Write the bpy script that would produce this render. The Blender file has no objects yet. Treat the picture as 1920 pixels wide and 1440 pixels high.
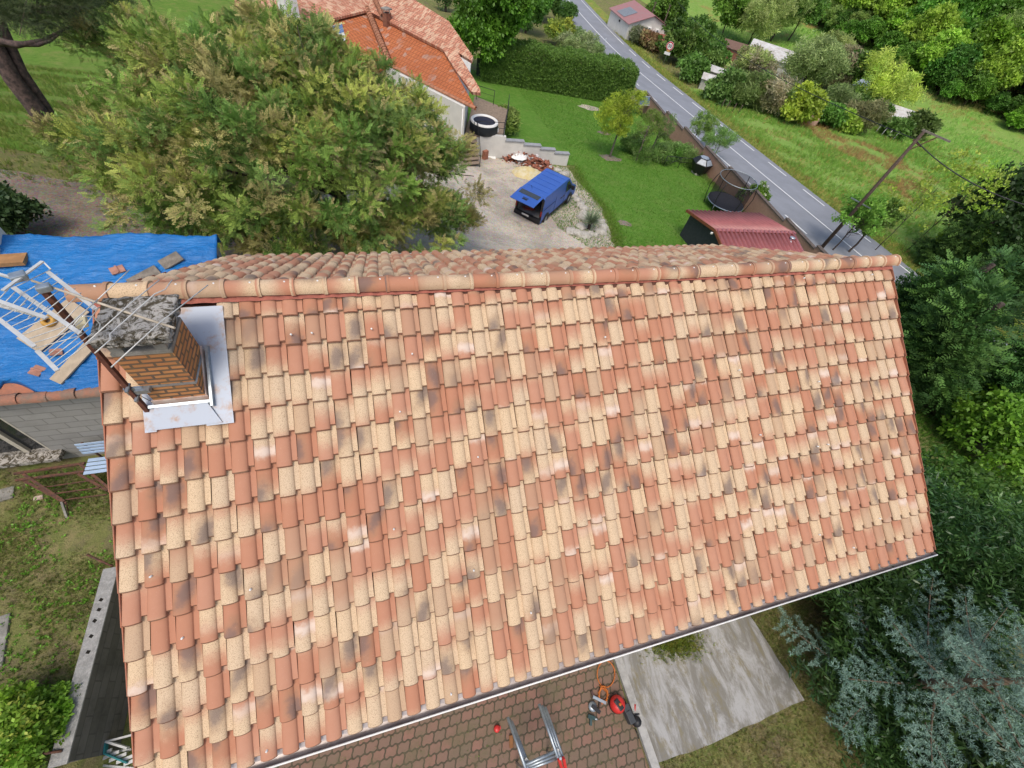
import bpy, bmesh, math, random
import numpy as np
from mathutils import Vector, Matrix
from mathutils.geometry import delaunay_2d_cdt
SC=bpy.context.scene; COL=SC.collection
R=math.radians
# ---------------------------------------------------------------- camera
FPX,PITCH,ROLL,YAW=779.794,0.918613,0.259698,0.456628
CAM=np.array([3.365945,-4.806863,10.099575])
_cp,_sp=math.cos(PITCH),math.sin(PITCH); _cy,_sy=math.cos(YAW),math.sin(YAW)
CF=np.array([_sy*_cp,_cy*_cp,-_sp]); _r=np.array([_cy,-_sy,0.]); _u=np.cross(_r,CF)
CR=math.cos(ROLL)*_r+math.sin(ROLL)*_u; CU=-math.sin(ROLL)*_r+math.cos(ROLL)*_u
cd=bpy.data.cameras.new('camera'); cam=bpy.data.objects.new('camera',cd); COL.objects.link(cam)
cd.sensor_fit='HORIZONTAL'; cd.sensor_width=36; cd.lens=FPX/1920*36; cd.clip_start=.05; cd.clip_end=2000
cam.matrix_world=Matrix(((CR[0],CU[0],-CF[0],CAM[0]),(CR[1],CU[1],-CF[1],CAM[1]),(CR[2],CU[2],-CF[2],CAM[2]),(0,0,0,1)))
SC.camera=cam
# ---------------------------------------------------------------- light
SUN_EL,SUN_AZ=R(62),R(208)      # azimuth: direction the light comes from, clockwise from +Y
w=bpy.data.worlds.new('World'); SC.world=w; w.use_nodes=True
nt=w.node_tree; bg=nt.nodes['Background']; sk=nt.nodes.new('ShaderNodeTexSky'); sk.sky_type='NISHITA'
sk.sun_disc=False; sk.sun_elevation=SUN_EL; sk.sun_rotation=SUN_AZ; sk.air_density=1.0; sk.dust_density=3.5; sk.ozone_density=.6
nt.links.new(sk.outputs[0],bg.inputs[0]); bg.inputs[1].default_value=.15
sl=bpy.data.lights.new('sun','SUN'); sl.energy=1.15; sl.angle=R(18); sl.color=(1,.95,.87)
so=bpy.data.objects.new('sun',sl); COL.objects.link(so)
sd=Vector((math.sin(SUN_AZ)*math.cos(SUN_EL),math.cos(SUN_AZ)*math.cos(SUN_EL),math.sin(SUN_EL)))
so.rotation_euler=sd.to_track_quat('Z','Y').to_euler(); so.location=(0,0,60)
SC.view_settings.view_transform='Standard'; SC.view_settings.look='None'; SC.view_settings.exposure=.47; SC.view_settings.gamma=1
SC.render.engine='CYCLES'; SC.cycles.max_bounces=6; SC.cycles.transparent_max_bounces=6
# ---------------------------------------------------------------- terrain height and helpers
def ss(a,b,x):
    t=min(1,max(0,(x-a)/(b-a))); return t*t*(3-2*t)
def H(x,y):
    hp=-4.9-0.062*(x-13)-0.064*(y-18)
    if x<13:
        k=ss(40,10,y); hp=-4.9-0.064*(y-18)+(0.2*k+.03*(1-k))*(13-x)
    if x>47: hp=-4.9-0.062*34-0.064*(y-18)-0.03*(x-47)
    hp=hp if hp>-9.5 else -9.5-1.5*math.tanh((-9.5-hp)/1.5)
    q=(x-3)*.8+(y+5)*.6
    if q>120: hp+=(q-120)*.11
    d=math.hypot(max(-40-x,0,x-15),max(-60-y,0,y-4.6))
    return hp*ss(0,11,d)
def ray(px,py): return CF+CR*(px-960)/FPX-CU*(py-720)/FPX
def at(px,py,z):
    d=ray(px,py); return CAM+d*((z-CAM[2])/d[2])
def gp(px,py,off=0):            # the terrain point seen at a pixel of the photograph
    d=ray(px,py); k=1.
    while k<700:
        q=CAM+d*k
        if q[2]<H(q[0],q[1])+off: return q
        k+=.03+k*.001
    return q
def inpl(px,py,p0,n):
    d=ray(px,py); return CAM+d*(np.dot(n,np.array(p0)-CAM)/np.dot(n,d))
V3=lambda *a: np.array(a,float)
# ---------------------------------------------------------------- object helpers
def tag(o,label,cat,group=None,kind=None):
    if label: o['label']=label
    if cat: o['category']=cat
    if group: o['group']=group
    if kind: o['kind']=kind
    return o
def thing(name,label,cat,loc=(0,0,0),rz=0,group=None):
    o=bpy.data.objects.new(name,None); COL.objects.link(o); o.location=tuple(loc); o.rotation_euler=(0,0,rz); o.empty_display_size=.2
    return tag(o,label,cat,group)
WM={}
def wm(o): return WM[o.name] if o.name in WM else Matrix.LocRotScale(o.location,o.rotation_euler,o.scale)
def link(name,me,mt=None,par=None,world=False):
    o=bpy.data.objects.new(name,me); COL.objects.link(o)
    if mt:
        for m in (mt if isinstance(mt,(list,tuple)) else [mt]): me.materials.append(m)
    if par:
        o.parent=par
        WM[o.name]=Matrix.Identity(4) if world else wm(par)
        if world: o.matrix_parent_inverse=wm(par).inverted()
    return o
def copytree(o,par=None):
    c=o.copy(); COL.objects.link(c); c.parent=par
    for ch in list(o.children): copytree(ch,c)
    return c
class MB:
    def __init__(s): s.b=bmesh.new(); s.mi=0; s.uv=None
    def face(s,pts):
        f=s.b.faces.new([s.b.verts.new(tuple(p)) for p in pts]); f.material_index=s.mi; return f
    def box(s,c,size,rz=0,rot=None,bev=0):
        m=Matrix.Translation(tuple(c))@(rot.to_4x4() if rot is not None else Matrix.Rotation(rz,4,'Z'))@Matrix.Diagonal((*size,1))
        n0=set(s.b.faces); g=bmesh.ops.create_cube(s.b,size=1,matrix=m)
        if bev: bmesh.ops.bevel(s.b,geom=list({e for v in g['verts'] for e in v.link_edges}),offset=bev,segments=2,affect='EDGES',profile=.6)
        for f in s.b.faces:
            if f not in n0: f.material_index=s.mi
        return s
    def beam(s,a,b,w,h,up=(0,0,1)):
        a,b=Vector(a),Vector(b); d=(b-a); L=d.length; d.normalize(); u=Vector(up)
        if abs(d.dot(u))>.98: u=Vector((1,0,0))
        x=d.cross(u).normalized(); z=x.cross(d)
        return s.box((a+b)/2,(w,L,h),rot=Matrix((x,d,z)).transposed())
    def tube(s,path,r,seg=8,cap=True):
        P=[Vector(p) for p in path]; rr=r if isinstance(r,(list,tuple)) else [r]*len(P); rings=[]; u=None
        for i,p in enumerate(P):
            d=(P[min(i+1,len(P)-1)]-P[max(i-1,0)]).normalized()
            if u is None: u=d.orthogonal().normalized()
            else: u=(u-d*u.dot(d)).normalized()
            v=d.cross(u); rings.append([s.b.verts.new(p+(u*math.cos(t)+v*math.sin(t))*rr[i]) for t in [2*math.pi*k/seg for k in range(seg)]])
        for a,b in zip(rings,rings[1:]):
            for k in range(seg):
                f=s.b.faces.new((a[k],a[(k+1)%seg],b[(k+1)%seg],b[k])); f.smooth=True; f.material_index=s.mi
        if cap and seg>2:
            f=s.b.faces.new(rings[0][::-1]); f.material_index=s.mi
            f=s.b.faces.new(rings[-1]); f.material_index=s.mi
        return s
    def lathe(s,prof,c=(0,0,0),seg=24,cap=False):
        rings=[[s.b.verts.new((c[0]+r*math.cos(t),c[1]+r*math.sin(t),c[2]+z)) for t in [2*math.pi*k/seg for k in range(seg)]] for r,z in prof]
        for a,b in zip(rings,rings[1:]):
            for k in range(seg):
                f=s.b.faces.new((a[k],a[(k+1)%seg],b[(k+1)%seg],b[k])); f.smooth=True; f.material_index=s.mi
        if cap: s.b.faces.new(rings[-1]).material_index=s.mi
        return s
    def prism(s,poly,h):          # poly: list of 3-D points, extruded by vector h
        h=Vector(h); a=[s.b.verts.new(tuple(p)) for p in poly]; b=[s.b.verts.new(Vector(p)+h) for p in poly]
        fs=[s.b.faces.new(a[::-1]),s.b.faces.new(b)]+[s.b.faces.new((a[i],a[(i+1)%len(a)],b[(i+1)%len(a)],b[i])) for i in range(len(a))]
        for f in fs: f.material_index=s.mi
        return s
    def done(s,name,mt,par=None,world=True,norm=True,smooth=False,bev=0):
        if norm: bmesh.ops.recalc_face_normals(s.b,faces=s.b.faces)
        if bev: bmesh.ops.bevel(s.b,geom=list(s.b.edges),offset=bev,segments=1,affect='EDGES')
        me=bpy.data.meshes.new(name); s.b.to_mesh(me); s.b.free()
        if smooth:
            for p in me.polygons: p.use_smooth=True
        return link(name,me,mt,par,world)
def npmesh(name,V,F,mt,par=None,world=False,cols=None,uv=None,smooth=False,attrs=None):
    V=np.asarray(V,np.float32); F=np.asarray(F,np.int32); n,k=F.shape
    me=bpy.data.meshes.new(name); me.vertices.add(len(V)); me.vertices.foreach_set('co',V.ravel())
    me.loops.add(n*k); me.loops.foreach_set('vertex_index',F.ravel()); me.polygons.add(n); me.polygons.foreach_set('loop_start',np.arange(0,n*k,k,dtype=np.int32))
    if smooth: me.polygons.foreach_set('use_smooth',np.ones(n,bool))
    if uv is not None:
        l=me.uv_layers.new(name='UVMap'); l.data.foreach_set('uv',np.asarray(uv,np.float32)[F.ravel()].ravel())
    me.update(calc_edges=True)
    for nm,a in ([('tint',cols)] if cols is not None else [])+list((attrs or {}).items()):
        c=me.color_attributes.new(nm,'FLOAT_COLOR','POINT'); a=np.asarray(a,np.float32)
        if a.shape[1]==3: a=np.hstack([a,np.ones((len(a),1),np.float32)])
        c.data.foreach_set('color',a.ravel())
    return link(name,me,mt,par,world)
# ---------------------------------------------------------------- materials
class NT:
    def __init__(s,name):
        s.m=bpy.data.materials.new(name); s.m.use_nodes=True; s.t=s.m.node_tree; s.n=s.t.nodes; s.p=s.n['Principled BSDF']; s.tc=None
    def new(s,ty,**k):
        n=s.n.new('ShaderNode'+ty)
        for a,b in k.items():
            if a.startswith('i_'): s.put(n.inputs[a[2:].replace('_',' ')],b)
            else: setattr(n,a,b)
        return n
    def put(s,inp,v):
        if isinstance(v,bpy.types.NodeSocket): s.t.links.new(v,inp)
        elif isinstance(v,tuple) and len(v)==3 and inp.type=='RGBA': inp.default_value=(*v,1)
        else: inp.default_value=v
    def coord(s,k='Object'):
        if not s.tc: s.tc=s.n.new('ShaderNodeTexCoord')
        return s.tc.outputs[k]
    def noise(s,scale,detail=4,rough=.6,vec=None,dist=0):
        n=s.new('TexNoise'); s.put(n.inputs['Vector'],vec or s.coord()); n.inputs['Scale'].default_value=scale; n.inputs['Detail'].default_value=detail; n.inputs['Roughness'].default_value=rough; n.inputs['Distortion'].default_value=dist
        return n.outputs['Fac']
    def ramp(s,fac,a,b):       # smooth step a..b of fac
        n=s.new('MapRange',interpolation_type='SMOOTHSTEP'); s.put(n.inputs[0],fac); s.put(n.inputs[1],a); s.put(n.inputs[2],b); return n.outputs[0]
    def math(s,op,a,b=0):
        n=s.new('Math',operation=op); s.put(n.inputs[0],a); s.put(n.inputs[1],b); return n.outputs[0]
    def mix(s,fac,a,b,mode='MIX'):
        n=s.new('Mix',data_type='RGBA',blend_type=mode); s.put(n.inputs['Factor'],fac); s.put(n.inputs[6],a); s.put(n.inputs[7],b); return n.outputs[2]
    def attr(s,name): return s.new('Attribute',attribute_name=name)
    def bump(s,h,st,dist=.02):
        n=s.new('Bump'); s.put(n.inputs['Height'],h); n.inputs['Strength'].default_value=st; n.inputs['Distance'].default_value=dist; s.put(s.p.inputs['Normal'],n.outputs[0])
    def fin(s,col,rough=.8,spec=.3,metal=0):
        s.put(s.p.inputs['Base Color'],col); s.put(s.p.inputs['Roughness'],rough); s.p.inputs['Specular IOR Level'].default_value=spec; s.p.inputs['Metallic'].default_value=metal
        return s.m
def mat(name,col,rough=.8,var=.25,scale=6,col2=None,bump=.0,bs=40,spec=.3,metal=0,fine=.12,fs=60):
    s=NT(name); c2=col2 or tuple(c*(1-var) for c in col)
    c=s.mix(s.ramp(s.noise(scale,6,.65),.35,.65),col,c2)
    if fine: c=s.mix(s.math('MULTIPLY',s.noise(fs,3),fine*2),c,tuple(x*.35 for x in c2))
    if bump: s.bump(s.noise(bs,4),bump)
    return s.fin(c,rough,spec,metal)
def brickmat(name,c1,c2,mortar,bw,bh,ms=.012,rough=.85,off=.5,dirt=(.1,.09,.08),da=.4,bump=.5,axis='UV',zig=0):
    s=NT(name); n=s.new('TexBrick'); v=s.coord('UV')
    if zig:
        sx_=s.new('SeparateXYZ'); s.put(sx_.inputs[0],v); cx_=s.new('CombineXYZ'); s.put(cx_.inputs[0],s.math('ADD',sx_.outputs[0],s.math('MULTIPLY',s.math('SINE',s.math('MULTIPLY',sx_.outputs[1],6.2832/bh)),zig*.6))); s.put(cx_.inputs[1],s.math('ADD',sx_.outputs[1],s.math('MULTIPLY',s.math('SINE',s.math('MULTIPLY',sx_.outputs[0],6.2832*2/bw)),zig*.45))); v=cx_.outputs[0]
    s.put(n.inputs['Vector'],v); n.offset=off
    s.put(n.inputs['Color1'],c1); s.put(n.inputs['Color2'],c2); s.put(n.inputs['Mortar'],mortar)
    n.inputs['Scale'].default_value=1; n.inputs['Mortar Size'].default_value=ms; n.inputs['Brick Width'].default_value=bw; n.inputs['Row Height'].default_value=bh; n.inputs['Mortar Smooth'].default_value=.2; n.inputs['Bias'].default_value=0
    c=s.mix(s.math('MULTIPLY',s.ramp(s.noise(2.2,8,.7),.42,.72),da),n.outputs['Color'],dirt)
    c=s.mix(s.math('MULTIPLY',s.noise(45,4,.7),.35),c,tuple(x*.5 for x in c1))
    h=s.math('SUBTRACT',s.math('MULTIPLY',s.noise(50,3),.3),n.outputs['Fac']); s.bump(h,bump,.01)
    return s.fin(c,rough,.25)
def leafmat(name,gloss=.5,trans=.35,spec=.35):
    s=NT(name); a=s.attr('tint').outputs['Color']; oi=s.new('ObjectInfo')
    hs=s.new('HueSaturation'); s.put(hs.inputs['Color'],a)
    s.put(hs.inputs['Hue'],s.math('ADD',s.math('MULTIPLY',oi.outputs['Random'],.022),.489)); s.put(hs.inputs['Value'],s.math('ADD',s.math('MULTIPLY',oi.outputs['Random'],.45),1.22))
    s.fin(hs.outputs[0],gloss,spec); tr=s.new('BsdfTranslucent'); s.put(tr.inputs[0],hs.outputs[0]); mx=s.new('MixShader'); mx.inputs[0].default_value=trans
    s.t.links.new(s.p.outputs[0],mx.inputs[1]); s.t.links.new(tr.outputs[0],mx.inputs[2]); s.t.links.new(mx.outputs[0],s.n['Material Output'].inputs[0])
    return s.m
LEAF=leafmat('leaf'); NEEDLE=leafmat('needle',.6,.12,.2); GLOSSY=leafmat('laurel_leaf',.38,.22,.5)
BARK=mat('bark',(.10,.075,.06),.95,.6,9,bump=.8,bs=25); PALEBARK=mat('pale_bark',(.24,.20,.16),.9,.5,9,bump=.5,bs=25)
WHITE=mat('white_paint',(.78,.77,.73),.7,.08,2,fine=.05); GALV=mat('galvanised_steel',(.42,.47,.50),.42,.25,14,metal=.75,spec=.5)
ZINC=mat('zinc_sheet',(.5,.53,.58),.35,.2,4,metal=.55,spec=.5,fine=.05); RUST=mat('rusty_steel',(.17,.075,.045),.85,.55,20,col2=(.08,.045,.035),bump=.4,bs=80)
ALU=mat('white_aluminium',(.60,.60,.57),.45,.15,8,metal=.2); BLACK=mat('black_plastic',(.018,.018,.02),.5,.3,8,spec=.4); RED=mat('red_plastic',(.55,.03,.025),.4,.15,8,spec=.45,fine=.05)
CONC=mat('old_concrete',(.36,.34,.30),.92,.4,3,col2=(.22,.21,.18),bump=.5,bs=30,fine=.3); RENDER=mat('cream_render',(.68,.66,.60),.9,.1,1.5,bump=.25,bs=90,fine=.1,fs=90)
WOODG=mat('grey_weathered_wood',(.30,.26,.21),.9,.4,7,bump=.4,bs=50,fine=.3); PLY=mat('pale_plywood',(.50,.40,.28),.8,.2,5,fine=.2)
TERRA=mat('terracotta',(.42,.16,.09),.85,.35,5,col2=(.30,.14,.09),bump=.3,bs=60)
GLASS=NT('dark_glass').fin((.02,.023,.026),.08,.6)
# ---------------------------------------------------------------- foliage builders
def unit(a): return a/np.maximum(1e-9,np.linalg.norm(a,axis=-1,keepdims=True))
def scatter(TV,TF,pos,D,N,size,cols,jit=None):
    """copies of a template (x across, y along D, z along N)"""
    D=unit(D); X=unit(np.cross(D,N)); Z=np.cross(X,D); TV=np.asarray(TV); n,K=len(pos),len(TV)
    s=np.broadcast_to(np.asarray(size).reshape(-1,1,1) if np.ndim(size) else np.full((1,1,1),size),(n,1,1))
    L=(X[:,None,:]*TV[None,:,0:1]+D[:,None,:]*TV[None,:,1:2]+Z[:,None,:]*TV[None,:,2:3])*s
    V=(pos[:,None,:]+L).reshape(-1,3); F=(np.arange(n)[:,None,None]*K+np.asarray(TF)[None]).reshape(-1,4)
    return V,F,np.repeat(cols,K,axis=0)
def leaf_t(w=.45,bend=.12): return [(0,0,0),(w/2,.45,bend),(0,1,0),(-w/2,.45,bend)],[(0,1,2,3)]
def join_t(L):
    V=[];F=[]
    for v,f in L: F+=[tuple(i+len(V) for i in q) for q in f]; V+=list(v)
    return V,F
def spray_t(n,w,ll,ang=50,droop=.25,seed=1,stem=True):   # feathery frond: leaflets either side of a stem, length 1
    L=[];rg=random.Random(seed)
    for i in range(n):
        t=(i+.6)/n; z=-droop*t*t
        for sg in (-1,1):
            a=R(ang)*sg*(1-.35*t); l=ll*(1-.5*t)*(.8+.4*rg.random()); d=V3(math.sin(a),math.cos(a),rg.uniform(-.25,.35)); q=V3(d[1],-d[0],0)*w/2; b=V3(0,t,z)
            L.append(([tuple(b),tuple(b+d*l*.5+q),tuple(b+d*l),tuple(b+d*l*.5-q)],[(0,1,2,3)]))
    if stem: L.append(([(-.008,0,0),(.008,0,0),(.004,1,-droop),(-.004,1,-droop)],[(0,1,2,3)]))
    return join_t(L)
def sprig_t(n,w,l,spread=.9,seed=2):      # leaves spreading every way from a twig
    rg=random.Random(seed); L=[]
    for i in range(n):
        t=i/n*.8; a=i*2.4+rg.random(); el=rg.uniform(.15,1.1)
        d=V3(math.cos(a)*spread,el,math.sin(a)*spread); d/=np.linalg.norm(d); q=np.cross(d,V3(rg.uniform(-1,1),rg.uniform(-1,1),rg.uniform(-1,1))); q=q/np.linalg.norm(q)*w/2; b=V3(0,t,0); ll=l*rg.uniform(.7,1.2)
        L.append(([tuple(b),tuple(b+d*ll*.5+q),tuple(b+d*ll),tuple(b+d*ll*.5-q)],[(0,1,2,3)]))
    return join_t(L)
def clumps(rng,blobs,nc,cr):       # clump centres spread over a crown made of blobs
    B=np.array([b[:3] for b in blobs]); RR=np.array([[b[3],b[3],b[4] if len(b)>4 else b[3]*.8] for b in blobs])
    pr=RR[:,0]**2; pr/=pr.sum(); i=rng.choice(len(B),nc,p=pr); d=unit(rng.normal(size=(nc,3))); d[:,2]=np.where(d[:,2]<-.35,-d[:,2]*.6,d[:,2])
    rad=rng.uniform(.35,1,(nc,1))**.45
    return B[i]+d*rad*RR[i],d
def crown(rng,blobs,nc,per,cr,tmpl,size,pal,up=.35,out=1.0,flat=.8,cvar=.18,lvar=.12,tip=None,pw=None):
    C,d=clumps(rng,blobs,nc,cr); pal=np.array(pal); pc=pal[rng.choice(len(pal),nc,p=pw)]*(1+rng.normal(0,cvar,(nc,1)))
    k=np.repeat(np.arange(nc),per); n=len(k); o=unit(rng.normal(size=(n,3)))*(rng.uniform(0,1,(n,1))**.5)*cr*rng.uniform(.6,1.3,(nc,1))[k]; o[:,2]*=flat
    P=C[k]+o; D=unit(d[k]*out*.6+unit(o)*out+rng.normal(0,.55,(n,3))+V3(0,0,up)); N=unit(V3(0,0,1)+rng.normal(0,.6,(n,3)))
    c=pc[k]*(1+rng.normal(0,lvar,(n,1)))
    if tip is not None: m=rng.random(n)<tip[1]; c[m]=np.array(tip[0])*(1+rng.normal(0,.12,(m.sum(),1)))
    return scatter(*tmpl,P,D,N,size*rng.uniform(.7,1.25,n),np.clip(c,.004,1))
def limbs(mb,rng,base,top,r,targets,sub=0,seg=8):
    base=Vector(base); top=Vector(top); n=6; path=[base.lerp(top,i/n)+Vector(rng.normal(0,r*.35,3))*(0<i<n) for i in range(n+1)]
    mb.tube(path,[r*(1.35 if i==0 else 1-.45*i/n) for i in range(n+1)],seg)
    for t in targets:
        t=Vector(t); k=rng.uniform(.45,1); a=base.lerp(top,k); L=(t-a).length; rr=r*.45*(1-.3*k)
        pts=[a.lerp(t,i/4)+Vector((0,0,math.sin(i/4*math.pi)*L*-.08))+Vector(rng.normal(0,L*.03,3))*(i>0) for i in range(5)]
        mb.tube(pts,[rr,rr*.75,rr*.5,rr*.32,rr*.15],5)
def tree(name,label,cat,base,h,blobs,nc,per,cr,tmpl,size,pal,r=.2,lean=(0,0),group=None,seed=0,lm=LEAF,bark=BARK,nl=14,**k):
    """thing > trunk, crown; blobs are relative to the base"""
    rng=np.random.default_rng(seed); t=thing(name,label,cat,base,0,group)
    V,F,c=crown(rng,blobs,nc,per,cr,tmpl,size,pal,**k); npmesh('crown',V,F,lm,t,cols=c)
    tg=clumps(rng,blobs,nl,cr)[0]; mb=MB(); limbs(mb,rng,(0,0,-.3),(lean[0],lean[1],h),r,tg); mb.done('trunk',bark,t,world=False); return t
def uvproj(o):
    me=o.data; l=me.uv_layers.new(name='UVMap') if not me.uv_layers else me.uv_layers[0]
    for p in me.polygons:
        n=p.normal
        if abs(n.z)>.95: t,b=Vector((1,0,0)),Vector((0,1,0))
        else: t=Vector((-n.y,n.x,0)).normalized(); b=n.cross(t)
        for li in p.loop_indices:
            c=me.vertices[me.loops[li].vertex_index].co; l.data[li].uv=(c.dot(t),c.dot(b))
    return o
# ---------------------------------------------------------------- ground, sheets, road
def lines(segs):
    o=[]
    for a,b,s in segs: o+=list(np.arange(a,b-1e-6,s))
    return o+[segs[-1][1]]
PX0,PX1,PY0,PY1,PZ=-2.2,.35,-9.0,-1.35,-1.0      # sunken strip beside the gable wall
GX=sorted(set(np.round(lines([(-500,-60,40),(-60,-16,2),(-16,18,.5),(18,60,1),(60,200,4),(200,700,25)]),3))|{PX0-.01,PX0,PX1,PX1+.01})
GY=sorted(set(np.round(lines([(-300,-20,20),(-20,24,.5),(24,115,1),(115,240,5),(240,700,25)]),3))|{PY1,PY1+.01})
GX=np.array(GX);GY=np.array(GY); nx,ny=len(GX),len(GY)
def HG(x,y):
    if PX0-1e-6<=x<=PX1+1e-6 and PY0<=y<=PY1+1e-6: return PZ
    return H(x,y)
gv=[(x,y,HG(x,y)) for y in GY for x in GX]; gf=[(j*nx+i,j*nx+i+1,(j+1)*nx+i+1,(j+1)*nx+i) for j in range(ny-1) for i in range(nx-1)]
def grassmat(name,cols,scale=1.0,bump=.6,dirt=None,dirtamt=.35,fine=70,dscale=.9):
    s=NT(name); c=s.mix(s.ramp(s.noise(.35*scale,6,.65),.35,.65),cols[0],cols[1])
    c=s.mix(s.ramp(s.noise(2.6*scale,7,.7,dist=.4),.42,.68),c,cols[2])
    if dirt: c=s.mix(s.math('MULTIPLY',s.ramp(s.noise(dscale*scale,8,.72),.5,.62),dirtamt),c,dirt)
    n=s.noise(fine,5,.75); c=s.mix(s.math('MULTIPLY',s.ramp(n,.4,.7),.6),c,tuple(x*.38 for x in cols[1]))
    s.bump(s.math('ADD',s.noise(fine*.6,4,.7),s.math('MULTIPLY',s.noise(6*scale,5,.7),2)),bump,.06); return s.fin(c,.95,.1)
GROUND=grassmat('rough_ground',[(.20,.20,.07),(.145,.18,.05),(.28,.235,.11)],1,.6,(.17,.13,.085),.75)
tag(npmesh('ground',gv,gf,GROUND,smooth=True),None,None,None,'structure')
def fuzz(poly,step,amp,seed=0):
    rg=random.Random(seed); o=[]
    for (x0,y0),(x1,y1) in zip(poly,poly[1:]+poly[:1]):
        L=math.hypot(x1-x0,y1-y0); n=max(1,int(L/step))
        for i in range(n): o.append((x0+(x1-x0)*i/n+rg.uniform(-amp,amp),y0+(y1-y0)*i/n+rg.uniform(-amp,amp)))
    return o
def sheet(name,poly,off,res,mt,amp=0,seed=0,zf=None,kind='structure'):
    zf=zf or H; b=fuzz([tuple(p[:2]) for p in poly],res,amp,seed); P=[Vector(p) for p in b]; n=len(P); rg=random.Random(seed+5)
    xs=[p[0] for p in b]; ys=[p[1] for p in b]
    y=min(ys)
    while y<max(ys):
        x=min(xs)
        while x<max(xs):
            P.append(Vector((x+rg.uniform(-.2,.2)*res,y+rg.uniform(-.2,.2)*res))); x+=res
        y+=res
    v,e,f,*_=delaunay_2d_cdt(P,[],[list(range(n))],1,1e-4)
    me=bpy.data.meshes.new(name); me.from_pydata([(p.x,p.y,zf(p.x,p.y)+off) for p in v],[],f); me.update()
    for p in me.polygons: p.use_smooth=True
    if me.polygons and me.polygons[0].normal.z<0: me.flip_normals()
    o=link(name,me,mt); 
    if kind: o['kind']=kind
    return o
G=lambda L: [tuple(gp(*p)[:2]) for p in L]
LAWN=grassmat('lawn_grass',[(.10,.225,.028),(.078,.185,.02),(.14,.25,.045)],1,.5,(.17,.23,.06),.4,55)
FIELD=grassmat('meadow_grass',[(.17,.31,.05),(.21,.33,.07),(.24,.34,.09)],.5,.5,(.34,.21,.08),.75,22,.22)
LEFT_LAWN=grassmat('left_lawn_grass',[(.12,.23,.03),(.17,.24,.05),(.095,.19,.024)],1,.5,(.25,.23,.08),.5,50)  # patchy greens and dry tan, the side lawn's own colours
def gravelmat(name,a,b,dirt,amt=.5):
    s=NT(name); v=s.new('TexVoronoi'); s.put(v.inputs['Vector'],s.coord()); v.inputs['Scale'].default_value=22
    c=s.mix(s.ramp(s.noise(.5,6,.7),.38,.62),a,b); c=s.mix(s.math('MULTIPLY',s.noise(30,5,.8),.5),c,tuple(x*.45 for x in b))
    c=s.mix(s.math('MULTIPLY',s.ramp(s.noise(.9,8,.75),.52,.64),amt),c,dirt); c=s.mix(.45,c,v.outputs['Color'],'SOFT_LIGHT'); c=s.mix(s.math('MULTIPLY',s.ramp(s.noise(7,6,.8),.5,.7),.5),c,tuple(x*.55 for x in b))
    s.bump(v.outputs['Distance'],.6,.02); return s.fin(c,.95,.15)
GRAVEL=gravelmat('pale_gravel',(.62,.54,.43),(.42,.37,.30),(.21,.20,.13)); TRACK=gravelmat('dirt_track',(.27,.225,.175),(.21,.17,.13),(.11,.085,.06),.6)
sheet('lawn',[(14.5,11.5),(18.2,15.2),(18.9,17.8),(19.3,20.5),(18.9,23.5),(19.6,27.2),(12.0,28.3),(11.9,34),(9,36),(8,52),(16.5,50),(33.5,47.5),(37,47.5),(34.3,36),(33.2,27),(32.5,20),(31.5,10),(28,6)],.035,.6,LAWN,.12,1)
sheet('gravel_drive',[(3,7),(-3,9),(-1,15),(4,20),(8.6,24.2),(11.2,27.1),(18.6,26.8),(18.9,23.5),(19.1,20.5),(18.6,17.8),(17.8,15.4),(14.8,11.2),(14,8)],.03,.5,GRAVEL,.14,2)
sheet('dirt_track',[(-30,8.5),(-3,9),(-1,15),(-6,14.2),(-12,14.6),(-30,16)],.022,.6,TRACK,.2,3)
sheet('side_lawn',[(-40,18),(-12,16.5),(-6,16.2),(-2,19),(-3,40),(-10,75),(-50,75)],.02,1.2,LEFT_LAWN,.3,4)
ASPH=NT('asphalt'); _c=ASPH.mix(ASPH.ramp(ASPH.noise(.4,6,.7),.35,.65),(.27,.283,.31),(.225,.235,.255)); _c=ASPH.mix(ASPH.math('MULTIPLY',ASPH.noise(35,4,.8),.5),_c,(.15,.155,.17))
_w=ASPH.new('TexWave',wave_type='BANDS',bands_direction='X'); ASPH.put(_w.inputs['Vector'],ASPH.coord()); _w.inputs['Scale'].default_value=.17; _w.inputs['Distortion'].default_value=1.2; _c=ASPH.mix(ASPH.math('MULTIPLY',_w.outputs['Fac'],.16),_c,(.18,.187,.20)); ASPH=ASPH.fin(_c,.85,.3)
RX=lambda y: 39.9+.078*y
def strip(x0,x1,ya,yb,off,name,mt,step=1.5):
    n=max(1,int((yb-ya)/step)); V=[];F=[]
    for i in range(n+1):
        y=ya+(yb-ya)*i/n
        for x in (x0,x1): V.append((RX(y)+x,y,H(RX(y)+x,y)+off))
    F=[(2*i,2*i+1,2*i+3,2*i+2) for i in range(n)]
    return V,F
def strips(L,name,mt,kind='structure',off=.06):
    V=[];F=[]
    for x0,x1,ya,yb in L:
        v,f=strip(x0,x1,ya,yb,off,name,mt); F+=[tuple(i+len(V) for i in q) for q in f]; V+=v
    o=npmesh(name,V,F,mt); o['kind']=kind; return o
for i_,(px,py,r) in enumerate(((1105,203,.9),(1131,250,.5),(1143,297,.7),(1170,420,.4))): c_=gp(px,py); sheet('bare_soil_patch',[(c_[0]+r*(1+.25*math.sin(k*2.3+i_))*math.cos(k*.5236)*1.4,c_[1]+r*math.sin(k*.5236)) for k in range(12)],.05,.3,GRAVEL if i_==0 else TRACK,.08,i_)
strips([(-4.6+i*.82,-4.6+(i+1)*.82,-30,140) for i in range(11)],'road',ASPH,off=.06)
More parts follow.
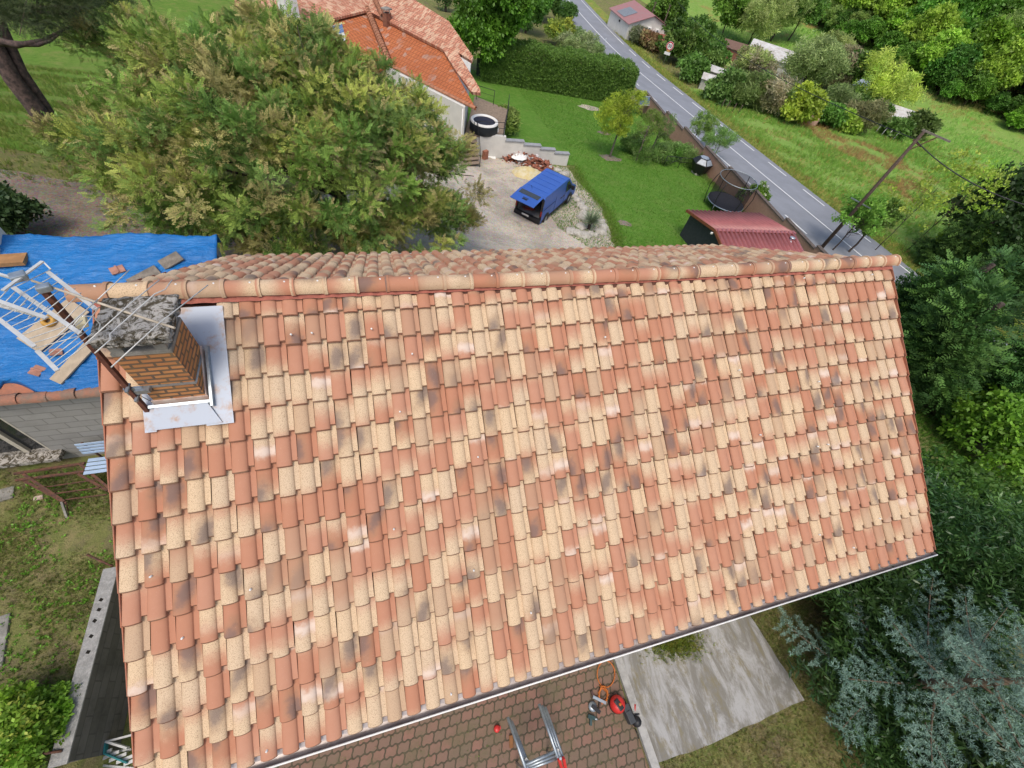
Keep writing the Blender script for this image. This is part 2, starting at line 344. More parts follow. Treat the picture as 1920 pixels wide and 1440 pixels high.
PAINT=mat('road_paint',(.82,.83,.82),.7,.12,12,fine=.2); ML=[(-.09,.09,-30,71.5),(-.09,.09,73.4,140)]
y=-27.
while y<84: ML.append((3.38,3.58,y,y+3.4)); ML.append((-3.74,-3.55,y+.8,y+3.9)); y+=6.35
ML.append((3.42,3.56,84,140))
strips(ML,'road_markings',PAINT,off=.085)
sheet('verge',[(RX(-20)+4.2,-20),(RX(135)+4.2,135),(RX(135)+7,135),(RX(60)+7,60),(RX(20)+8.5,20),(RX(-20)+9,-20)],.045,1.0,grassmat('verge_grass',[(.18,.26,.045),(.25,.27,.07),(.16,.24,.04)],1,.6,(.36,.28,.08),.7,30,.5),.15,7)
sheet('field',[(RX(-15)+8,-15),(RX(60)+6.5,60),(RX(60)+18,62),(76,90),(62,140),(120,140),(150,110),(118,72),(140,30),(150,0),(95,-20)],.05,2.5,FIELD,.5,8)
# ---------------------------------------------------------------- the tiled house
L_,SL,PH=13.4,6.03,R(32.587); PB=R(32.75); SB=5.02
TV=[];
def tile_template():
    us=[0,.003,.013,.033,.06,.094,.128,.155,.175,.185,.188,.1885,.192,.22,.252]; K=len(us)
    hs=[.054*max(0,1-((u-.094)/.094)**2)**.5 if u<=.188 else (-.002 if u<.2 else -.004 if u<.24 else .0) for u in us]
    V=[];A=[];F=[]
    vm=lambda u,v: v if u<=.188 else v*.88
    for j,v in enumerate((0,.5,1)):
        for u,h in zip(us,hs):
            tp=.93+.07*v; uu=.094+(u-.094)*tp if u<=.188 else u
            V.append((uu,vm(u,v),h*(.85+.15*v) if u<=.188 else h)); A.append((u/.25,vm(u,v)))
    for j in range(2):
        for i in range(K-1): F.append((j*K+i,(j+1)*K+i,(j+1)*K+i+1,j*K+i+1))
    b=len(V)
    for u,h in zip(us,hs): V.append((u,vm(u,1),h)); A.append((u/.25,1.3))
    for u,h in zip(us,hs): V.append((u,vm(u,1)+.042,h-.021)); A.append((u/.25,1.3))  # lip slanted outward so its painted row shadow shows from above
    for i in range(K-1):
        if i!=10: F.append((b+i,b+K+i,b+K+i+1,b+i+1))
    return np.array(V),np.array(F),np.array(A)
TT=tile_template()
def lay_tiles(rng,spots,O,X,S,N,ln,sag=lambda x,s:0):
    """spots: (x, s of the lower end) in roof coordinates"""
    V0,F0,A0=TT; K=len(V0); Vs=[];As=[];Bs=[]
    for x,s in spots:
        a=rng.normal(0,.005); dx,ds,dz=rng.normal(0,.0025),rng.normal(0,.0035),rng.normal(0,.002)
        u=V0[:,0]-.125; v=(V0[:,1]-1)*min(ln,s-.05); U=u*math.cos(a)-v*math.sin(a)+x+.125+dx; W=v+u*math.sin(a)+s+ds; h=V0[:,2]-.042+.058*V0[:,1]-.014+dz+sag(x,s)
        Vs.append(O+U[:,None]*X+W[:,None]*S+h[:,None]*N); r=rng.random(6)
        As.append(np.column_stack([A0[:,0],A0[:,1],np.full(K,r[0]),np.full(K,r[1])])); Bs.append(np.tile(r[2:6],(K,1)))
    n=len(spots); F=(np.arange(n)[:,None,None]*K+F0[None]).reshape(-1,4)
    return np.concatenate(Vs),F,np.concatenate(As),np.concatenate(Bs)
def tilemat(name,desat=0):
    s=NT(name); a=s.attr('tile'); b=s.attr('tile2'); sa=s.new('SeparateColor'); s.put(sa.inputs[0],a.outputs['Color']); sb=s.new('SeparateColor'); s.put(sb.inputs[0],b.outputs['Color'])
    u,v,r1=sa.outputs; r2=a.outputs['Alpha']; r3,r4,r5=sb.outputs; r6=b.outputs['Alpha']; M=s.math
    vn=M('ADD',v,M('MULTIPLY',M('SUBTRACT',s.noise(13,3,.6),.5),.34))
    thr=M('ADD',M('MULTIPLY',r1,1.5),-.22); d=M('SUBTRACT',vn,thr); sg=M('SUBTRACT',M('MULTIPLY',M('GREATER_THAN',r3,.38),2),1); dd=M('MULTIPLY',d,sg)
    m=s.ramp(dd,-.34,.36)
    terra=s.mix(r5,(.42,.192,.112),(.46,.24,.155)); terra=s.mix(M('MULTIPLY',s.noise(7,4,.6),.5),terra,(.36,.145,.08))
    sand=s.mix(r4,(.60,.44,.275),(.56,.42,.28)); sp=s.ramp(s.noise(105,3,.7),.50,.66)
    sand=s.mix(M('MULTIPLY',sp,.8),sand,(.22,.13,.07)); c=s.mix(m,terra,sand)
    bl=M('MULTIPLY',s.ramp(M('ABSOLUTE',d),.24,.0),s.ramp(r2,.72,.95)); c=s.mix(M('MULTIPLY',bl,.8),c,(.64,.53,.44))
    e1=M('ADD',M('SUBTRACT',u,M('MULTIPLY',r6,.8)),M('MULTIPLY',M('SUBTRACT',v,.6),M('SUBTRACT',M('MULTIPLY',r2,1.4),.5))); e2=M('MULTIPLY',M('SUBTRACT',v,M('MULTIPLY',r4,1.3)),.75)
    e=M('SQRT',M('ADD',M('MULTIPLY',M('MULTIPLY',e1,e1),.6),M('MULTIPLY',e2,e2))); e=M('ADD',e,M('MULTIPLY',M('SUBTRACT',s.noise(12,3),.5),.35))
    sm=M('MULTIPLY',s.ramp(e,.62,.05),M('LESS_THAN',r5,.27)); c=s.mix(M('MULTIPLY',sm,.8),c,s.mix(s.ramp(sm,.35,.95),(.27,.165,.095),(.15,.108,.092)))
    br=M('MULTIPLY',M('LESS_THAN',M('ABSOLUTE',M('SUBTRACT',r3,.72)),.06),.55); c=s.mix(br,c,(.38,.24,.15))
    c=s.mix(M('MULTIPLY',s.ramp(v,1.05,1.2),.8),c,(.15,.072,.045)); sk=s.ramp(s.noise(95,2,.5),.71,.76); c=s.mix(M('MULTIPLY',sk,.35),c,(.75,.68,.58))  # lip darkened to raw-clay brown to paint the shadow line under each row
    s.bump(s.noise(160,3,.6),.25,.004); return s.fin(c,.82,.22)
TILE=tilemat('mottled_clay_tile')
house=thing('tiled_house','long house with a new mottled terracotta and sand tile roof, in the foreground','house',(6.7,-.5,0))
BLOCKS=brickmat('concrete_block',(.33,.32,.295),(.28,.27,.25),(.20,.19,.175),.5,.2,.012,bump=.5,dirt=(.17,.16,.14))
mb=MB(); mb.prism([(.3,-4.65,-1.2),(13.1,-4.65,-1.2),(13.1,3.85,-1.2),(.3,3.85,-1.2)],(0,0,3.75)); mb.prism([(.3,-4.65,2.55),(.3,3.85,2.55),(.3,0,5.75)],(12.8,0,0)); mb.prism([(.3,3.0,-6),(13.1,3.0,-6),(13.1,3.86,-6),(.3,3.86,-6)],(0,0,4.9))
uvproj(mb.done('wall',RENDER,house))
rng=np.random.default_rng(7); NF=53; CW=L_/53
SAG=lambda x,s: -.085*math.sin(math.pi*min(1,max(0,x/L_)))*max(0,1-s/6)
eF=(V3(0,0,6),V3(1,0,0),V3(0,-math.cos(PH),-math.sin(PH)),V3(0,-math.sin(PH),math.cos(PH)))
eB=(V3(L_,0,6),V3(-1,0,0),V3(0,math.cos(PB),-math.sin(PB)),V3(0,math.sin(PB),math.cos(PB)))
GA=.394; rows=[.40+GA*k for k in range(15)]; spots=[]
for k,s in enumerate(rows):
    for i in range(NF):
        x=i*CW
        if .42<x+.12<1.28 and .3<s<1.72: continue
        spots.append((x,s))
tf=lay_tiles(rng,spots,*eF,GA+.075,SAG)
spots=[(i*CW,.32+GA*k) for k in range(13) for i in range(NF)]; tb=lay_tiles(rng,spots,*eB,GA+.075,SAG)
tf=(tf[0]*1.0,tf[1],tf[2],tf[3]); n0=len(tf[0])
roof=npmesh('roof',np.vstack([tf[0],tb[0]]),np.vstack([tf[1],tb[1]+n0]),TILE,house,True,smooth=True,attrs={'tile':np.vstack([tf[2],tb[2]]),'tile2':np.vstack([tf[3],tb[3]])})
# deck under the tiles, ridge, verges, gutters
DECK=mat('roof_underlay',(.13,.06,.04),.9); mb=MB()
for (O,X,S,N),sl in ((eF,5.95),(eB,5.0)):
    for a,b in ((0,sl),): mb.prism([O+S*a-N*.2,O+S*b-N*.1,O+X*L_+S*b-N*.1,O+X*L_+S*a-N*.2],-N*.06)
mb.done('roof_deck',DECK,roof)
def halfpipe(c0,c1,r0,r1,up,seg=12,ext=1.06,thick=0):
    d=unit(c1-c0); sd_=unit(np.cross(d,up)); V=[]
    for c,r in ((c0,r0),(c1,r1)):
        for i in range(seg+1):
            t=math.pi*ext*(i/seg-.5); V.append(c+sd_*math.sin(t)*r+up*math.cos(t)*r)
    return np.array(V),[(i,i+1,seg+1+i+1,seg+1+i) for i in range(seg)]
Vr=[];Fr=[];Ar=[];Br=[]
def addtile(V,F,A,r):
    n=sum(len(v) for v in Vr); Vr.append(V); Fr.append(np.array(F)+n); Ar.append(np.column_stack([A,np.full(len(V),r[0]),np.full(len(V),r[1])])); Br.append(np.tile(r[2:6],(len(V),1)))
nR=34; RL=(L_+.3)/nR; UP=V3(0,0,1)
for i in range(nR):
    x0=-.2+i*RL; x1=x0+RL; r=rng.random(6); ax=lambda x: V3(x,rng.normal(0,.003),6.0-.012+SAG(x,0))
    a,b=ax(x0),ax(x1); A=np.array([(k/12,e) for e in (0,1) for k in range(13)])
    V,F=halfpipe(a,b,.118,.124,UP); addtile(V,F,A,r)
    V,F=halfpipe(b-V3(.05,0,0),b,.138,.138,UP); addtile(V,F,A*.999,r); V,F=halfpipe(b-V3(.052,0,0),b-V3(.05,0,0),.120,.138,UP); addtile(V,F,A*.999,r)
    V,F=halfpipe(b,b+V3(.001,0,0),.138,.112,UP); addtile(V,F,A*.999,r)
ridge=npmesh('ridge_tiles',np.concatenate(Vr),np.concatenate(Fr),TILE,roof,True,smooth=True,attrs={'tile':np.concatenate(Ar),'tile2':np.concatenate(Br)})
mb=MB(); mb.lathe([(.0,.012),(.012,.01),(.012,-.02)],(0,0,0),8); s0=mb.done('fixing_screw',WHITE,roof,world=False); s0.location=(-.2+.72*RL,-.01,6.105); rg=random.Random(4)
for i in range(nR-1): x=-.2+(i+1.72)*RL; c=s0.copy(); COL.objects.link(c); c.location=(x,-.01,6.105+SAG(x,0))
for i in range(26): c=s0.copy(); COL.objects.link(c); c.location=tuple(eF[0]+eF[1]*(int(rg.uniform(.2,13)/CW)*CW+.094)+eF[2]*(rg.choice(rows)-.12)+eF[3]*.056); c.rotation_euler=(PH,0,0)
for o in roof.children:
    if o.name.startswith('fixing_screw'): o.matrix_parent_inverse=Matrix.Identity(4)
CLOS=mat('red_ridge_membrane',(.40,.125,.085),.7,.3,8); n=160
for sgn,(O,X,S,N) in ((1,eF),(-1,eB)):
    mb=MB()
    for i in range(n):
        x0,x1=L_*i/n,L_*(i+1)/n; hh=lambda x: .035*abs(math.sin(math.pi*(x%CW)/CW))-.008
        q=lambda x,s,h: O+X*x+S*s+N*(h+SAG(x,s)); mb.face([q(x0,.09,.012),q(x0,.19,hh(x0)+.014),q(x1,.19,hh(x1)+.014),q(x1,.09,.012)])
    mb.done('ridge_membrane',CLOS,roof,smooth=True)
for (O,X,S,N),nr in ((eF,15),(eB,12)):
    for xx,sg in ((-.005,-1),(L_+.005-.008,1)):
        mb=MB()
        for k in range(nr):
            s1=.40+GA*k+.01; s0=s1-GA-.02; q=lambda s,h,x: O+X*x+S*s+N*h
            mb.prism([q(s0,.0,xx),q(s1,.02,xx),q(s1,-.13,xx),q(s0,-.15,xx)],X*.012*(1 if sg<0 else 1))
        mb.done('verge_flaps',TERRA,roof)
GDIRT=mat('gutter_lining',(.52,.46,.43),.4,.5,3,col2=(.34,.28,.255),metal=.2,spec=.5)
for y0,z0,sg in ((-5.025,2.67,-1),(4.28,3.13,1)):
    pr=[(-.055,.0),(-.055,-.03),(-.04,-.06),(0,-.072),(.04,-.06),(.052,-.03),(.055,.03)]; mb=MB()
    V=[[(x,y0+sg*a,z0+b) for a,b in pr] for x in (-.12,L_+.12)]
    for i in range(len(pr)-1): mb.face([V[0][i],V[1][i],V[1][i+1],V[0][i+1]])
    for e in (0,1): mb.face(V[e])
    g=mb.done('gutter',GDIRT,house); g.modifiers.new('s','SOLIDIFY').thickness=.004
    mb=MB(); mb.tube([(-.12,y0+sg*.062,z0+.03),(L_+.12,y0+sg*.062,z0+.03)],.013,8); mb.done('gutter_lip',WHITE,g)
    mb=MB(); mb.box((6.7,y0-sg*.11,z0-.06),(13.3,.025,.2)); mb.done('fascia_board',WOODG,house)
mb=MB(); q=lambda s,h,x: eF[0]+eF[1]*x+eF[2]*s+eF[3]*h; mb.prism([q(5.80,-.07,0),q(5.96,-.07,0),q(5.96,-.07,L_),q(5.80,-.07,L_)],eF[3]*.008); mb.done('eave_flashing',GDIRT,roof)
mb=MB(); mb.tube([(3.2,-5.03,2.57),(3.2,-4.95,2.4),(3.2,-4.72,2.25),(3.2,-4.72,0)],.04,10); mb.done('downpipe',TERRA,house)
# chimney on the front slope
CHB=brickmat('chimney_brick',(.56,.255,.10),(.43,.175,.07),(.11,.085,.065),.215,.07,.015,bump=.8,dirt=(.30,.20,.06),da=.45)
CREAM=mat('cream_mortar',(.62,.52,.44),.9,.25,6,col2=(.50,.33,.26),bump=.4)
LICH=NT('lichen_concrete'); _a=LICH.ramp(LICH.noise(9,8,.75,dist=1.2),.44,.56); _c=LICH.mix(_a,(.085,.07,.045),(.47,.44,.39)); _c=LICH.mix(LICH.ramp(LICH.noise(26,5,.8),.55,.68),_c,(.045,.04,.035)); LICH.bump(LICH.noise(22,7,.75),1,.03); LICH=LICH.fin(_c,.95,.1)
CX0,CX1,CY0,CY1=.56,1.10,-1.20,-.70
def rfz(y): return 6+y*math.tan(PH)
ch=uvproj(MB().box(((CX0+CX1)/2,(CY0+CY1)/2,5.66),(CX1-CX0,CY1-CY0,1.0)).done('chimney',CHB,house))
mb=MB(); mb.mi=0
for x0,x1,y0,y1 in ((CX0,CX1,CY0,CY0+.13),(CX0,CX1,CY1-.13,CY1),(CX0,CX0+.13,CY0+.13,CY1-.13),(CX1-.13,CX1,CY0+.13,CY1-.13)): mb.prism([(x0,y0,6.16),(x1,y0,6.16),(x1,y1,6.16),(x0,y1,6.16)],(0,0,.04))
mb.done('crown_ring',CONC,ch)
for x,y in ((CX0+.07,CY0+.07),(CX1-.08,CY0+.07),(CX0+.07,CY1-.07),(CX1-.07,CY1-.07)): MB().box((x,y,6.27),(.11,.12,.16)).done('cap_support',CONC,ch)
MB().box((.83,-.95,6.165),(.26,.22,.012)).done('flue_opening',NT('flue_black').fin((.008,.007,.006),1,0),ch)  # near-black plate set where the flue opens
bm=MB(); bm.box((.84,-.935,6.40),(.66,.62,.11),rz=.03); bmesh.ops.subdivide_edges(bm.b,edges=list(bm.b.edges),cuts=9,use_grid_fill=True); rg=random.Random(3)
for v in bm.b.verts: v.co+=Vector((rg.uniform(-.012,.012),rg.uniform(-.012,.012),rg.uniform(-.014,.016)))
bm.done('chimney_cap',LICH,ch,smooth=True)
mb=MB(); z0=4.98
for y,x0,x1 in ((CY0-.018,CX0-.02,CX1+.03),):
    mb.prism([(x0,y,rfz(y)+.02),(x1,y,rfz(y)+.02),(x1,y,rfz(y)+.13),(x0,y,rfz(y)+.13)],(0,.016,0))
mb.prism([(CX1+.002,CY0,rfz(CY0)+.02),(CX1+.002,CY1,rfz(CY1)+.02),(CX1+.002,CY1,rfz(CY1)+.15),(CX1+.002,CY0,rfz(CY0)+.13)],(.016,0,0)); mb.done('mortar_band',CREAM,ch)
FL=NT('flashing_zinc'); _c=FL.mix(FL.ramp(FL.noise(3.5,6,.7),.5,.66),(.35,.385,.44),(.34,.25,.20)); FL=FL.fin(_c,.5,.4,.15)
q=lambda x,s,h: V3(0,0,6)+eF[1]*x+eF[2]*s+eF[3]*h; mb=MB()
mb.prism([q(1.06,.24,.028),q(1.36,.24,.028),q(1.36,1.74,.035),q(1.06,1.74,.035)],eF[3]*.006)
mb.prism([q(.44,.24,.026),q(1.06,.24,.026),q(1.06,.72,.026),q(.44,.72,.026)],eF[3]*.006)
mb.prism([q(.56,1.44,.075),q(1.10,1.44,.075),q(1.24,1.72,.05),q(.46,1.72,.05)],eF[3]*.006)
mb.prism([q(.42,1.20,.03),q(.54,1.20,.03),q(.54,1.74,.04),q(.42,1.74,.04)],eF[3]*.006)
mb.done('zinc_flashing',FL,ch)
mb=MB(); mb.prism([q(1.145,.75,.035),q(1.175,.75,.035),q(1.175,1.5,.035),q(1.145,1.5,.035)],eF[3]*.075); mb.prism([q(.50,1.42,.05),q(1.17,1.42,.05),q(1.17,1.455,.05),q(.50,1.455,.05)],eF[3]*.05); mb.done('flashing_upstand',GALV,ch)
mb=MB(); zb=5.62; o=.006
for a,b in (((CX0-.02,CY0-o,zb),(CX1+o,CY0-o,zb)),((CX1+o,CY0-o,zb),(CX1+o,CY1+o,zb+.01))): mb.beam(a,b,.008,.035)
mb.box((CX0+.03,CY0-.04,zb),(.14,.07,.05)); mb.box((CX0-.06,CY0-.02,zb-.03),(.18,.03,.12)); mb.box((CX0-.08,CY0-.05,zb-.12),(.03,.12,.03)); mb.box((CX0-.08,CY0-.05,zb+.07),(.03,.12,.02)); mb.done('mast_strap',GALV,ch)
# television aerial strapped to the chimney
ae=thing('tv_aerial','white multi-element television aerial on a rusty square mast strapped to the chimney','aerial',(.46,-1.25,5.25))
MT=V3(*at(78,540,7.02)); MBS=V3(.46,-1.26,5.22); mb=MB(); mb.beam(MBS,MT,.045,.045,up=(1,0,0)); mb.done('mast',mat('rusty_mast',(.15,.055,.035),.7,.4,14,spec=.35),ae)
P4=lambda x,y,z: V3(*at(x/4,420+y/4,z))
mb=MB(); mb.tube([P4(240,425,7.0),P4(740,592,7.0),P4(1310,780,7.0)],.011,8); mb.done('boom',mat('aged_boom',(.55,.47,.36),.6),ae)
for pts in ([(735,565),(970,345)],[(735,565),(430,840)],[(1195,420),(985,590),(640,900)],[(1290,420),(1240,490),(1160,525),(825,825),(828,868),(710,970)],[(1560,458),(1195,742),(833,1075)]):
    MB().tube([P4(x,y,7.02) for x,y in pts],.0055,6).done('element',ALU,ae)
for a,b,z in (((360,360),(720,640),6.98),((100,475),(600,820),6.93),((-40,690),(260,920),6.86),((280,950),(430,1100),6.80),((-60,560),(350,705),6.95),((-40,600),(300,690),6.9)):
    MB().beam(P4(*a,z),P4(*b,z),.034 if z<6.99 else .03,.012).done('reflector_bar',ALU,ae)
rods=[]
for i in range(9):
    t=i/8; a=(360+360*t,360+280*t); b=(100+500*t,475+345*t); rods.append(((a[0]+25,a[1]-20,6.98),(b[0]-15,b[1]+12,6.93)))
for i in range(8):
    t=i/7; a=(130+420*t,640+240*t); b=(-20+290*t,720+210*t); rods.append(((a[0]+60,a[1]-45,6.93),(b[0],b[1],6.86)))
for i in range(5):
    t=i/4; a=(500+220*t,800+190*t-60*t); b=(330+80*t,960+120*t); rods.append(((a[0]+120*(1-t),a[1]-80,6.9),(b[0],b[1],6.80)))
for i in range(7):
    t=i/6; a=(20+300*t,520+130*t); rods.append(((a[0]+45,a[1]-35,6.97),(a[0]-60,a[1]+75,6.92)))
for a,b in rods: MB().tube([P4(*a),P4(*b)],.004,5).done('reflector_rod',ALU,ae)
mb=MB(); mb.beam(P4(20,500,7.05),P4(320,280,7.05),.03,.012); mb.beam(P4(320,280,7.05),P4(380,340,7.0),.012,.012); mb.beam(P4(-30,370,7.04),P4(110,410,7.04),.022,.022); mb.done('dipole_frame',ALU,ae)
MB().box(P4(140,395,7.04),(.11,.09,.06),rz=.5,bev=.01).done('clamp',GALV,ae); MB().box(P4(330,480,7.02),(.10,.07,.06),rz=.4,bev=.01).done('clamp',GALV,ae)
MB().box(P4(610,735,6.75),(.085,.13,.05),rz=.35,bev=.012).done('junction_box',mat('cream_plastic',(.62,.55,.36),.5,.2),ae)
mb=MB(); mb.tube([P4(620,690,6.8),P4(700,695,6.7),P4(750,750,6.6),P4(740,800,6.55)],.006,6); mb.done('cable',WHITE,ae); mb=MB(); mb.tube([P4(890,1120,5.75),P4(960,1210,5.6),P4(1020,1270,5.45),P4(1130,1330,5.3)],.006,6); mb.done('cable',WHITE,ae)
# ---------------------------------------------------------------- block outbuilding under the blue tarpaulin
ob=thing('block_outbuilding','grey concrete block outbuilding with a tarpaulin over its roof, left of the tiled house','outbuilding',(-3.5,3,0))
YW=1.45; mb=MB(); WX0,WX1,WZ0,WZ1=-5.6,-4.02,.42,1.78
for x0,x1,z0,z1 in ((-8,WX0,-.3,2.36),(WX1,.28,-.3,2.36),(WX0,WX1,-.3,WZ0),(WX0,WX1,WZ1,2.36)): mb.prism([(x0,YW,z0),(x1,YW,z0),(x1,YW,z1),(x0,YW,z1)],(0,.2,0))
mb.prism([(-8,4.35,-.6),(-.2,4.35,-.6),(-.2,4.35,3.35),(-8,4.35,3.35)],(0,.2,0))
uvproj(mb.done('wall',BLOCKS,ob))
mb=MB(); mb.prism([(-8,YW-.012,2.16),(.28,YW-.012,2.16),(.28,YW-.012,2.37),(-8,YW-.012,2.37)],(0,.23,0)); mb.done('lintel_beam',mat('lintel_concrete',(.44,.40,.32),.9,.3,3,bump=.3),ob)
wd=MB().box((-4.81,YW+.10,1.10),(1.58,.02,1.36)).done('window',GLASS,ob); FRM=mat('cream_window_frame',(.55,.50,.40),.7,.2)
for x,wz in ((-4.05,.06),(-4.45,.09),(-5.0,.06)): MB().box((x,YW+.06,1.1),(wz,.07,1.36)).done('frame_bar',FRM,wd)
MB().box((-4.81,YW-.05,.36),(1.95,.36,.12),bev=.01).done('window_sill',LICH,ob)
rg=random.Random(8); mb=MB()
for i in range(18): x=-7.6+i*.43; a,b=V3(x,1.34,2.44+rg.uniform(-.01,.01)),V3(x+.45,1.34,2.44+rg.uniform(-.01,.01)); V,F=halfpipe(a,b,.10,.115,UP,8); vs=[mb.b.verts.new(v) for v in V]; [mb.b.faces.new([vs[k] for k in f]) for f in F]
mb.done('eave_tiles',mat('old_clay_tile',(.33,.15,.095),.9,.5,6,col2=(.22,.15,.11),bump=.5),ob,smooth=True)
mb=MB(); mb.prism([(-8,1.3,2.36),(-.18,1.3,2.36),(-.18,4.5,3.42),(-8,4.5,3.42)],(0,0,.05)); mb.done('roof',TERRA,ob)
TPN=NT('blue_tarpaulin_sheet'); _m=TPN.new('Mapping'); TPN.put(_m.inputs['Vector'],TPN.coord()); _m.inputs['Rotation'].default_value=(0,0,.28); _m.inputs['Scale'].default_value=(1.0,7,1)
_f=TPN.noise(2.2,7,.62,_m.outputs[0],.8); _c=TPN.mix(TPN.ramp(TPN.noise(1.1,5,.6),.35,.65),(.006,.155,.43),(.004,.12,.35)); _c=TPN.mix(TPN.math('MULTIPLY',TPN.ramp(TPN.noise(2.5,7,.75),.56,.72),.3),_c,(.10,.17,.28)); TPN.bump(TPN.math('ADD',_f,TPN.math('MULTIPLY',TPN.noise(9,5,.6,None,1.5),.4)),.75,.05); TP=TPN.fin(_c,.42,.45)
from mathutils import noise as mnoise
def tz(x,y): return 2.44+(y-1.34)*.335
n=110; m_=70; V=[];F=[]
for j in range(m_+1):
    for i in range(n+1):
        x=-7.4+7.28*i/n; t=j/m_; ylo=1.34-.12*math.sin(x*2.1)+.10*math.sin(x*5.3+1)+(.12 if x<-2.6 and x>-3.6 else 0)+(-.28 if x>-1.7 else 0); yhi=4.66+.04*math.sin(x*3); y=ylo+(yhi-ylo)*t
        r=abs(mnoise.noise((x*1.1+y*1.3,y*3.6-x*.9,.3))); r2=abs(mnoise.noise((x*3.2+y*2.2,y*7.5-x*2.4,1.3))); bunch=1+1.6*math.exp(-((x+1.0)/.9)**2-((y-1.7)/.8)**2)+1.2*math.exp(-((x+.9)/.6)**2-((y-3.5)/.5)**2)
        z=tz(x,y)+.055+(.075*(1-r*2)**3*.5+.030*(1-r2*2)**2+.02*mnoise.noise((x*9,y*9,2)))*bunch
        if j==0: z-=.10+.06*mnoise.noise((x*3,0,0))
        if j==m_: z-=.25
        V.append((x,y,z))
F=[(j*(n+1)+i,j*(n+1)+i+1,(j+1)*(n+1)+i+1,(j+1)*(n+1)+i) for j in range(m_) for i in range(n)]
o=npmesh('blue_tarpaulin',V,F,TP,smooth=True); tag(o,'crumpled bright blue tarpaulin spread over the block outbuilding roof','tarpaulin'); o.modifiers.new('s','SOLIDIFY').thickness=.006
PW=lambda px,py,h=.1: (lambda d: CAM+d*((2.44+(CAM[1]-1.34)*.335+h-CAM[2])/(d[2]-.335*d[1])))(ray(px,py))     # point on the tarpaulin roof
def plank(a,b,w,label,m=WOODG,th=.04,h=.13,cat='plank',group=None,name='plank'):
    A,B=PW(*a,h),PW(*b,h); c=(A+B)/2; mb=MB(); mb.beam(A-c,B-c,w,th,up=(0,-.32,1)); o=mb.done(name,m,None,bev=.004); o.location=c; return tag(o,label,cat,group)
plank((303,498),(338,479),.26,'short weathered grey board near the top of the blue tarpaulin')
plank((243,533),(296,505),.24,'weathered grey board below the short one, partly under the tarpaulin folds',h=.14)
plank((104,716),(168,648),.22,'pale wooden plank slanting down the tarpaulin toward the block wall',PLY)
plank((52,648),(148,572),.5,'wide pale plywood sheet lying on the tarpaulin under the aerial',PLY,.02,.14,'plywood sheet',None,'plywood_sheet')
for i,(a,lab) in enumerate((((220,506),'broken pink roof tile lying on the tarpaulin beside the boards'),((70,695),'broken red roof tile lying on the lower left of the tarpaulin'),((105,660),'small red tile piece between the plywood and the pale plank'))):
    c=PW(*a,.11); mb=MB(); r_=Matrix.Rotation(.5+i*.7,3,'Z')@Matrix.Rotation(.3,3,'X'); mb.box((0,0,0),(.24-.04*i,.17,.025),rot=r_); mb.box((.0,.0,.02),(.03,.17,.03),rot=r_); o=mb.done('broken_tile',mat('pink_tile',(.48,.24,.17),.85,.3),None); o.location=c; tag(o,lab,'roof tile','broken tiles on the tarpaulin')
c=PW(91,602,.2); mb=MB(); mb.lathe([(.10,-.05),(.12,0),(.10,.05),(.05,.055),(.045,0),(.05,-.05),(.10,-.05)],seg=20); o=mb.done('yellow_reel',mat('yellow_plastic',(.55,.30,.06),.6),None); o.location=c; o.rotation_euler=(.5,.2,0); tag(o,'yellow plastic reel lying on the plywood sheet','reel')
mb=MB(); mb.prism([(-.28,-.28,0),(.28,-.28,0),(.28,.28,0),(-.28,.28,0)],(0,0,1.0)); mb.box((0,0,1.05),(.72,.72,.1),bev=.02); o=mb.done('rendered_chimney',RENDER,None); o.location=PW(-18,470,-.1); tag(o,'square rendered chimney stub at the left end of the tarpaulin','chimney')
mb=MB(); mb.box((0,0,0),(.6,.3,.08),rz=.1); o=mb.done('timber_offcut',mat('orange_wood',(.42,.22,.09),.8),None); o.location=PW(12,488,.14); tag(o,'orange timber offcut beside the chimney stub','timber')
# ---------------------------------------------------------------- left yard
bw=MB(); bw.prism([(-2.43,-1.5,-1.2),(-2.2,-1.4,-1.2),(-2.2,-4.32,-1.2),(-2.43,-4.32,-1.2)],(0,0,1.55)); bw=uvproj(bw.done('boundary_wall',brickmat('dark_block',(.17,.16,.145),(.12,.115,.10),(.10,.095,.085),.5,.2,.012,dirt=(.06,.06,.05),da=.7),None)); tag(bw,'weathered concrete block boundary wall beside the gable, seen from above','wall')  # dark grey blocks with random near-black blotches
mb=MB(); mb.prism([(-2.435,-1.38,.352),(-2.19,-1.38,.352),(-2.19,-4.34,.352),(-2.435,-4.34,.352)],(0,0,.03)); bc=mb.done('wall_top',mat('pale_concrete',(.46,.45,.42),.95,.3,8,bump=.6,bs=60,fine=.4,fs=30),bw)
mb=MB()
for x,y in ((-2.33,-1.95),(-2.32,-2.12),(-2.34,-2.3),(-2.33,-2.55),(-2.31,-2.8),(-2.33,-3.7)): mb.box((x,y,.383),(.05,.06,.006),rz=x*9)
mb.done('core_holes',NT('hole').fin((.02,.018,.015),1,0),bw)
def gpz(px,py,z): return V3(*at(px,py,z))
bn=thing('slatted_bench','pale blue slatted garden bench against the block wall','bench',(*gpz(175,880,0)[:2],0)); PB_=mat('pale_blue_paint',(.40,.52,.68),.6,.15,5)
x0=gpz(137,852,.8)[0]; yb=1.22
for k in range(4): MB().box((x0+.62,yb-.02*k,.86-.085*k),(1.2,.02,.07),bev=.006).done('back_slat',PB_,bn)
for k in range(4): MB().box((x0+.66,yb-.16-.1*k,.44),(1.2,.08,.02),bev=.006).done('seat_slat',PB_,bn)
for dx in (.15,1.1):
    for y,h in ((yb+.02,.9),(yb-.46,.43)): MB().beam((x0+dx,y,0),(x0+dx,y,h),.03,.03).done('leg',RUST,bn)
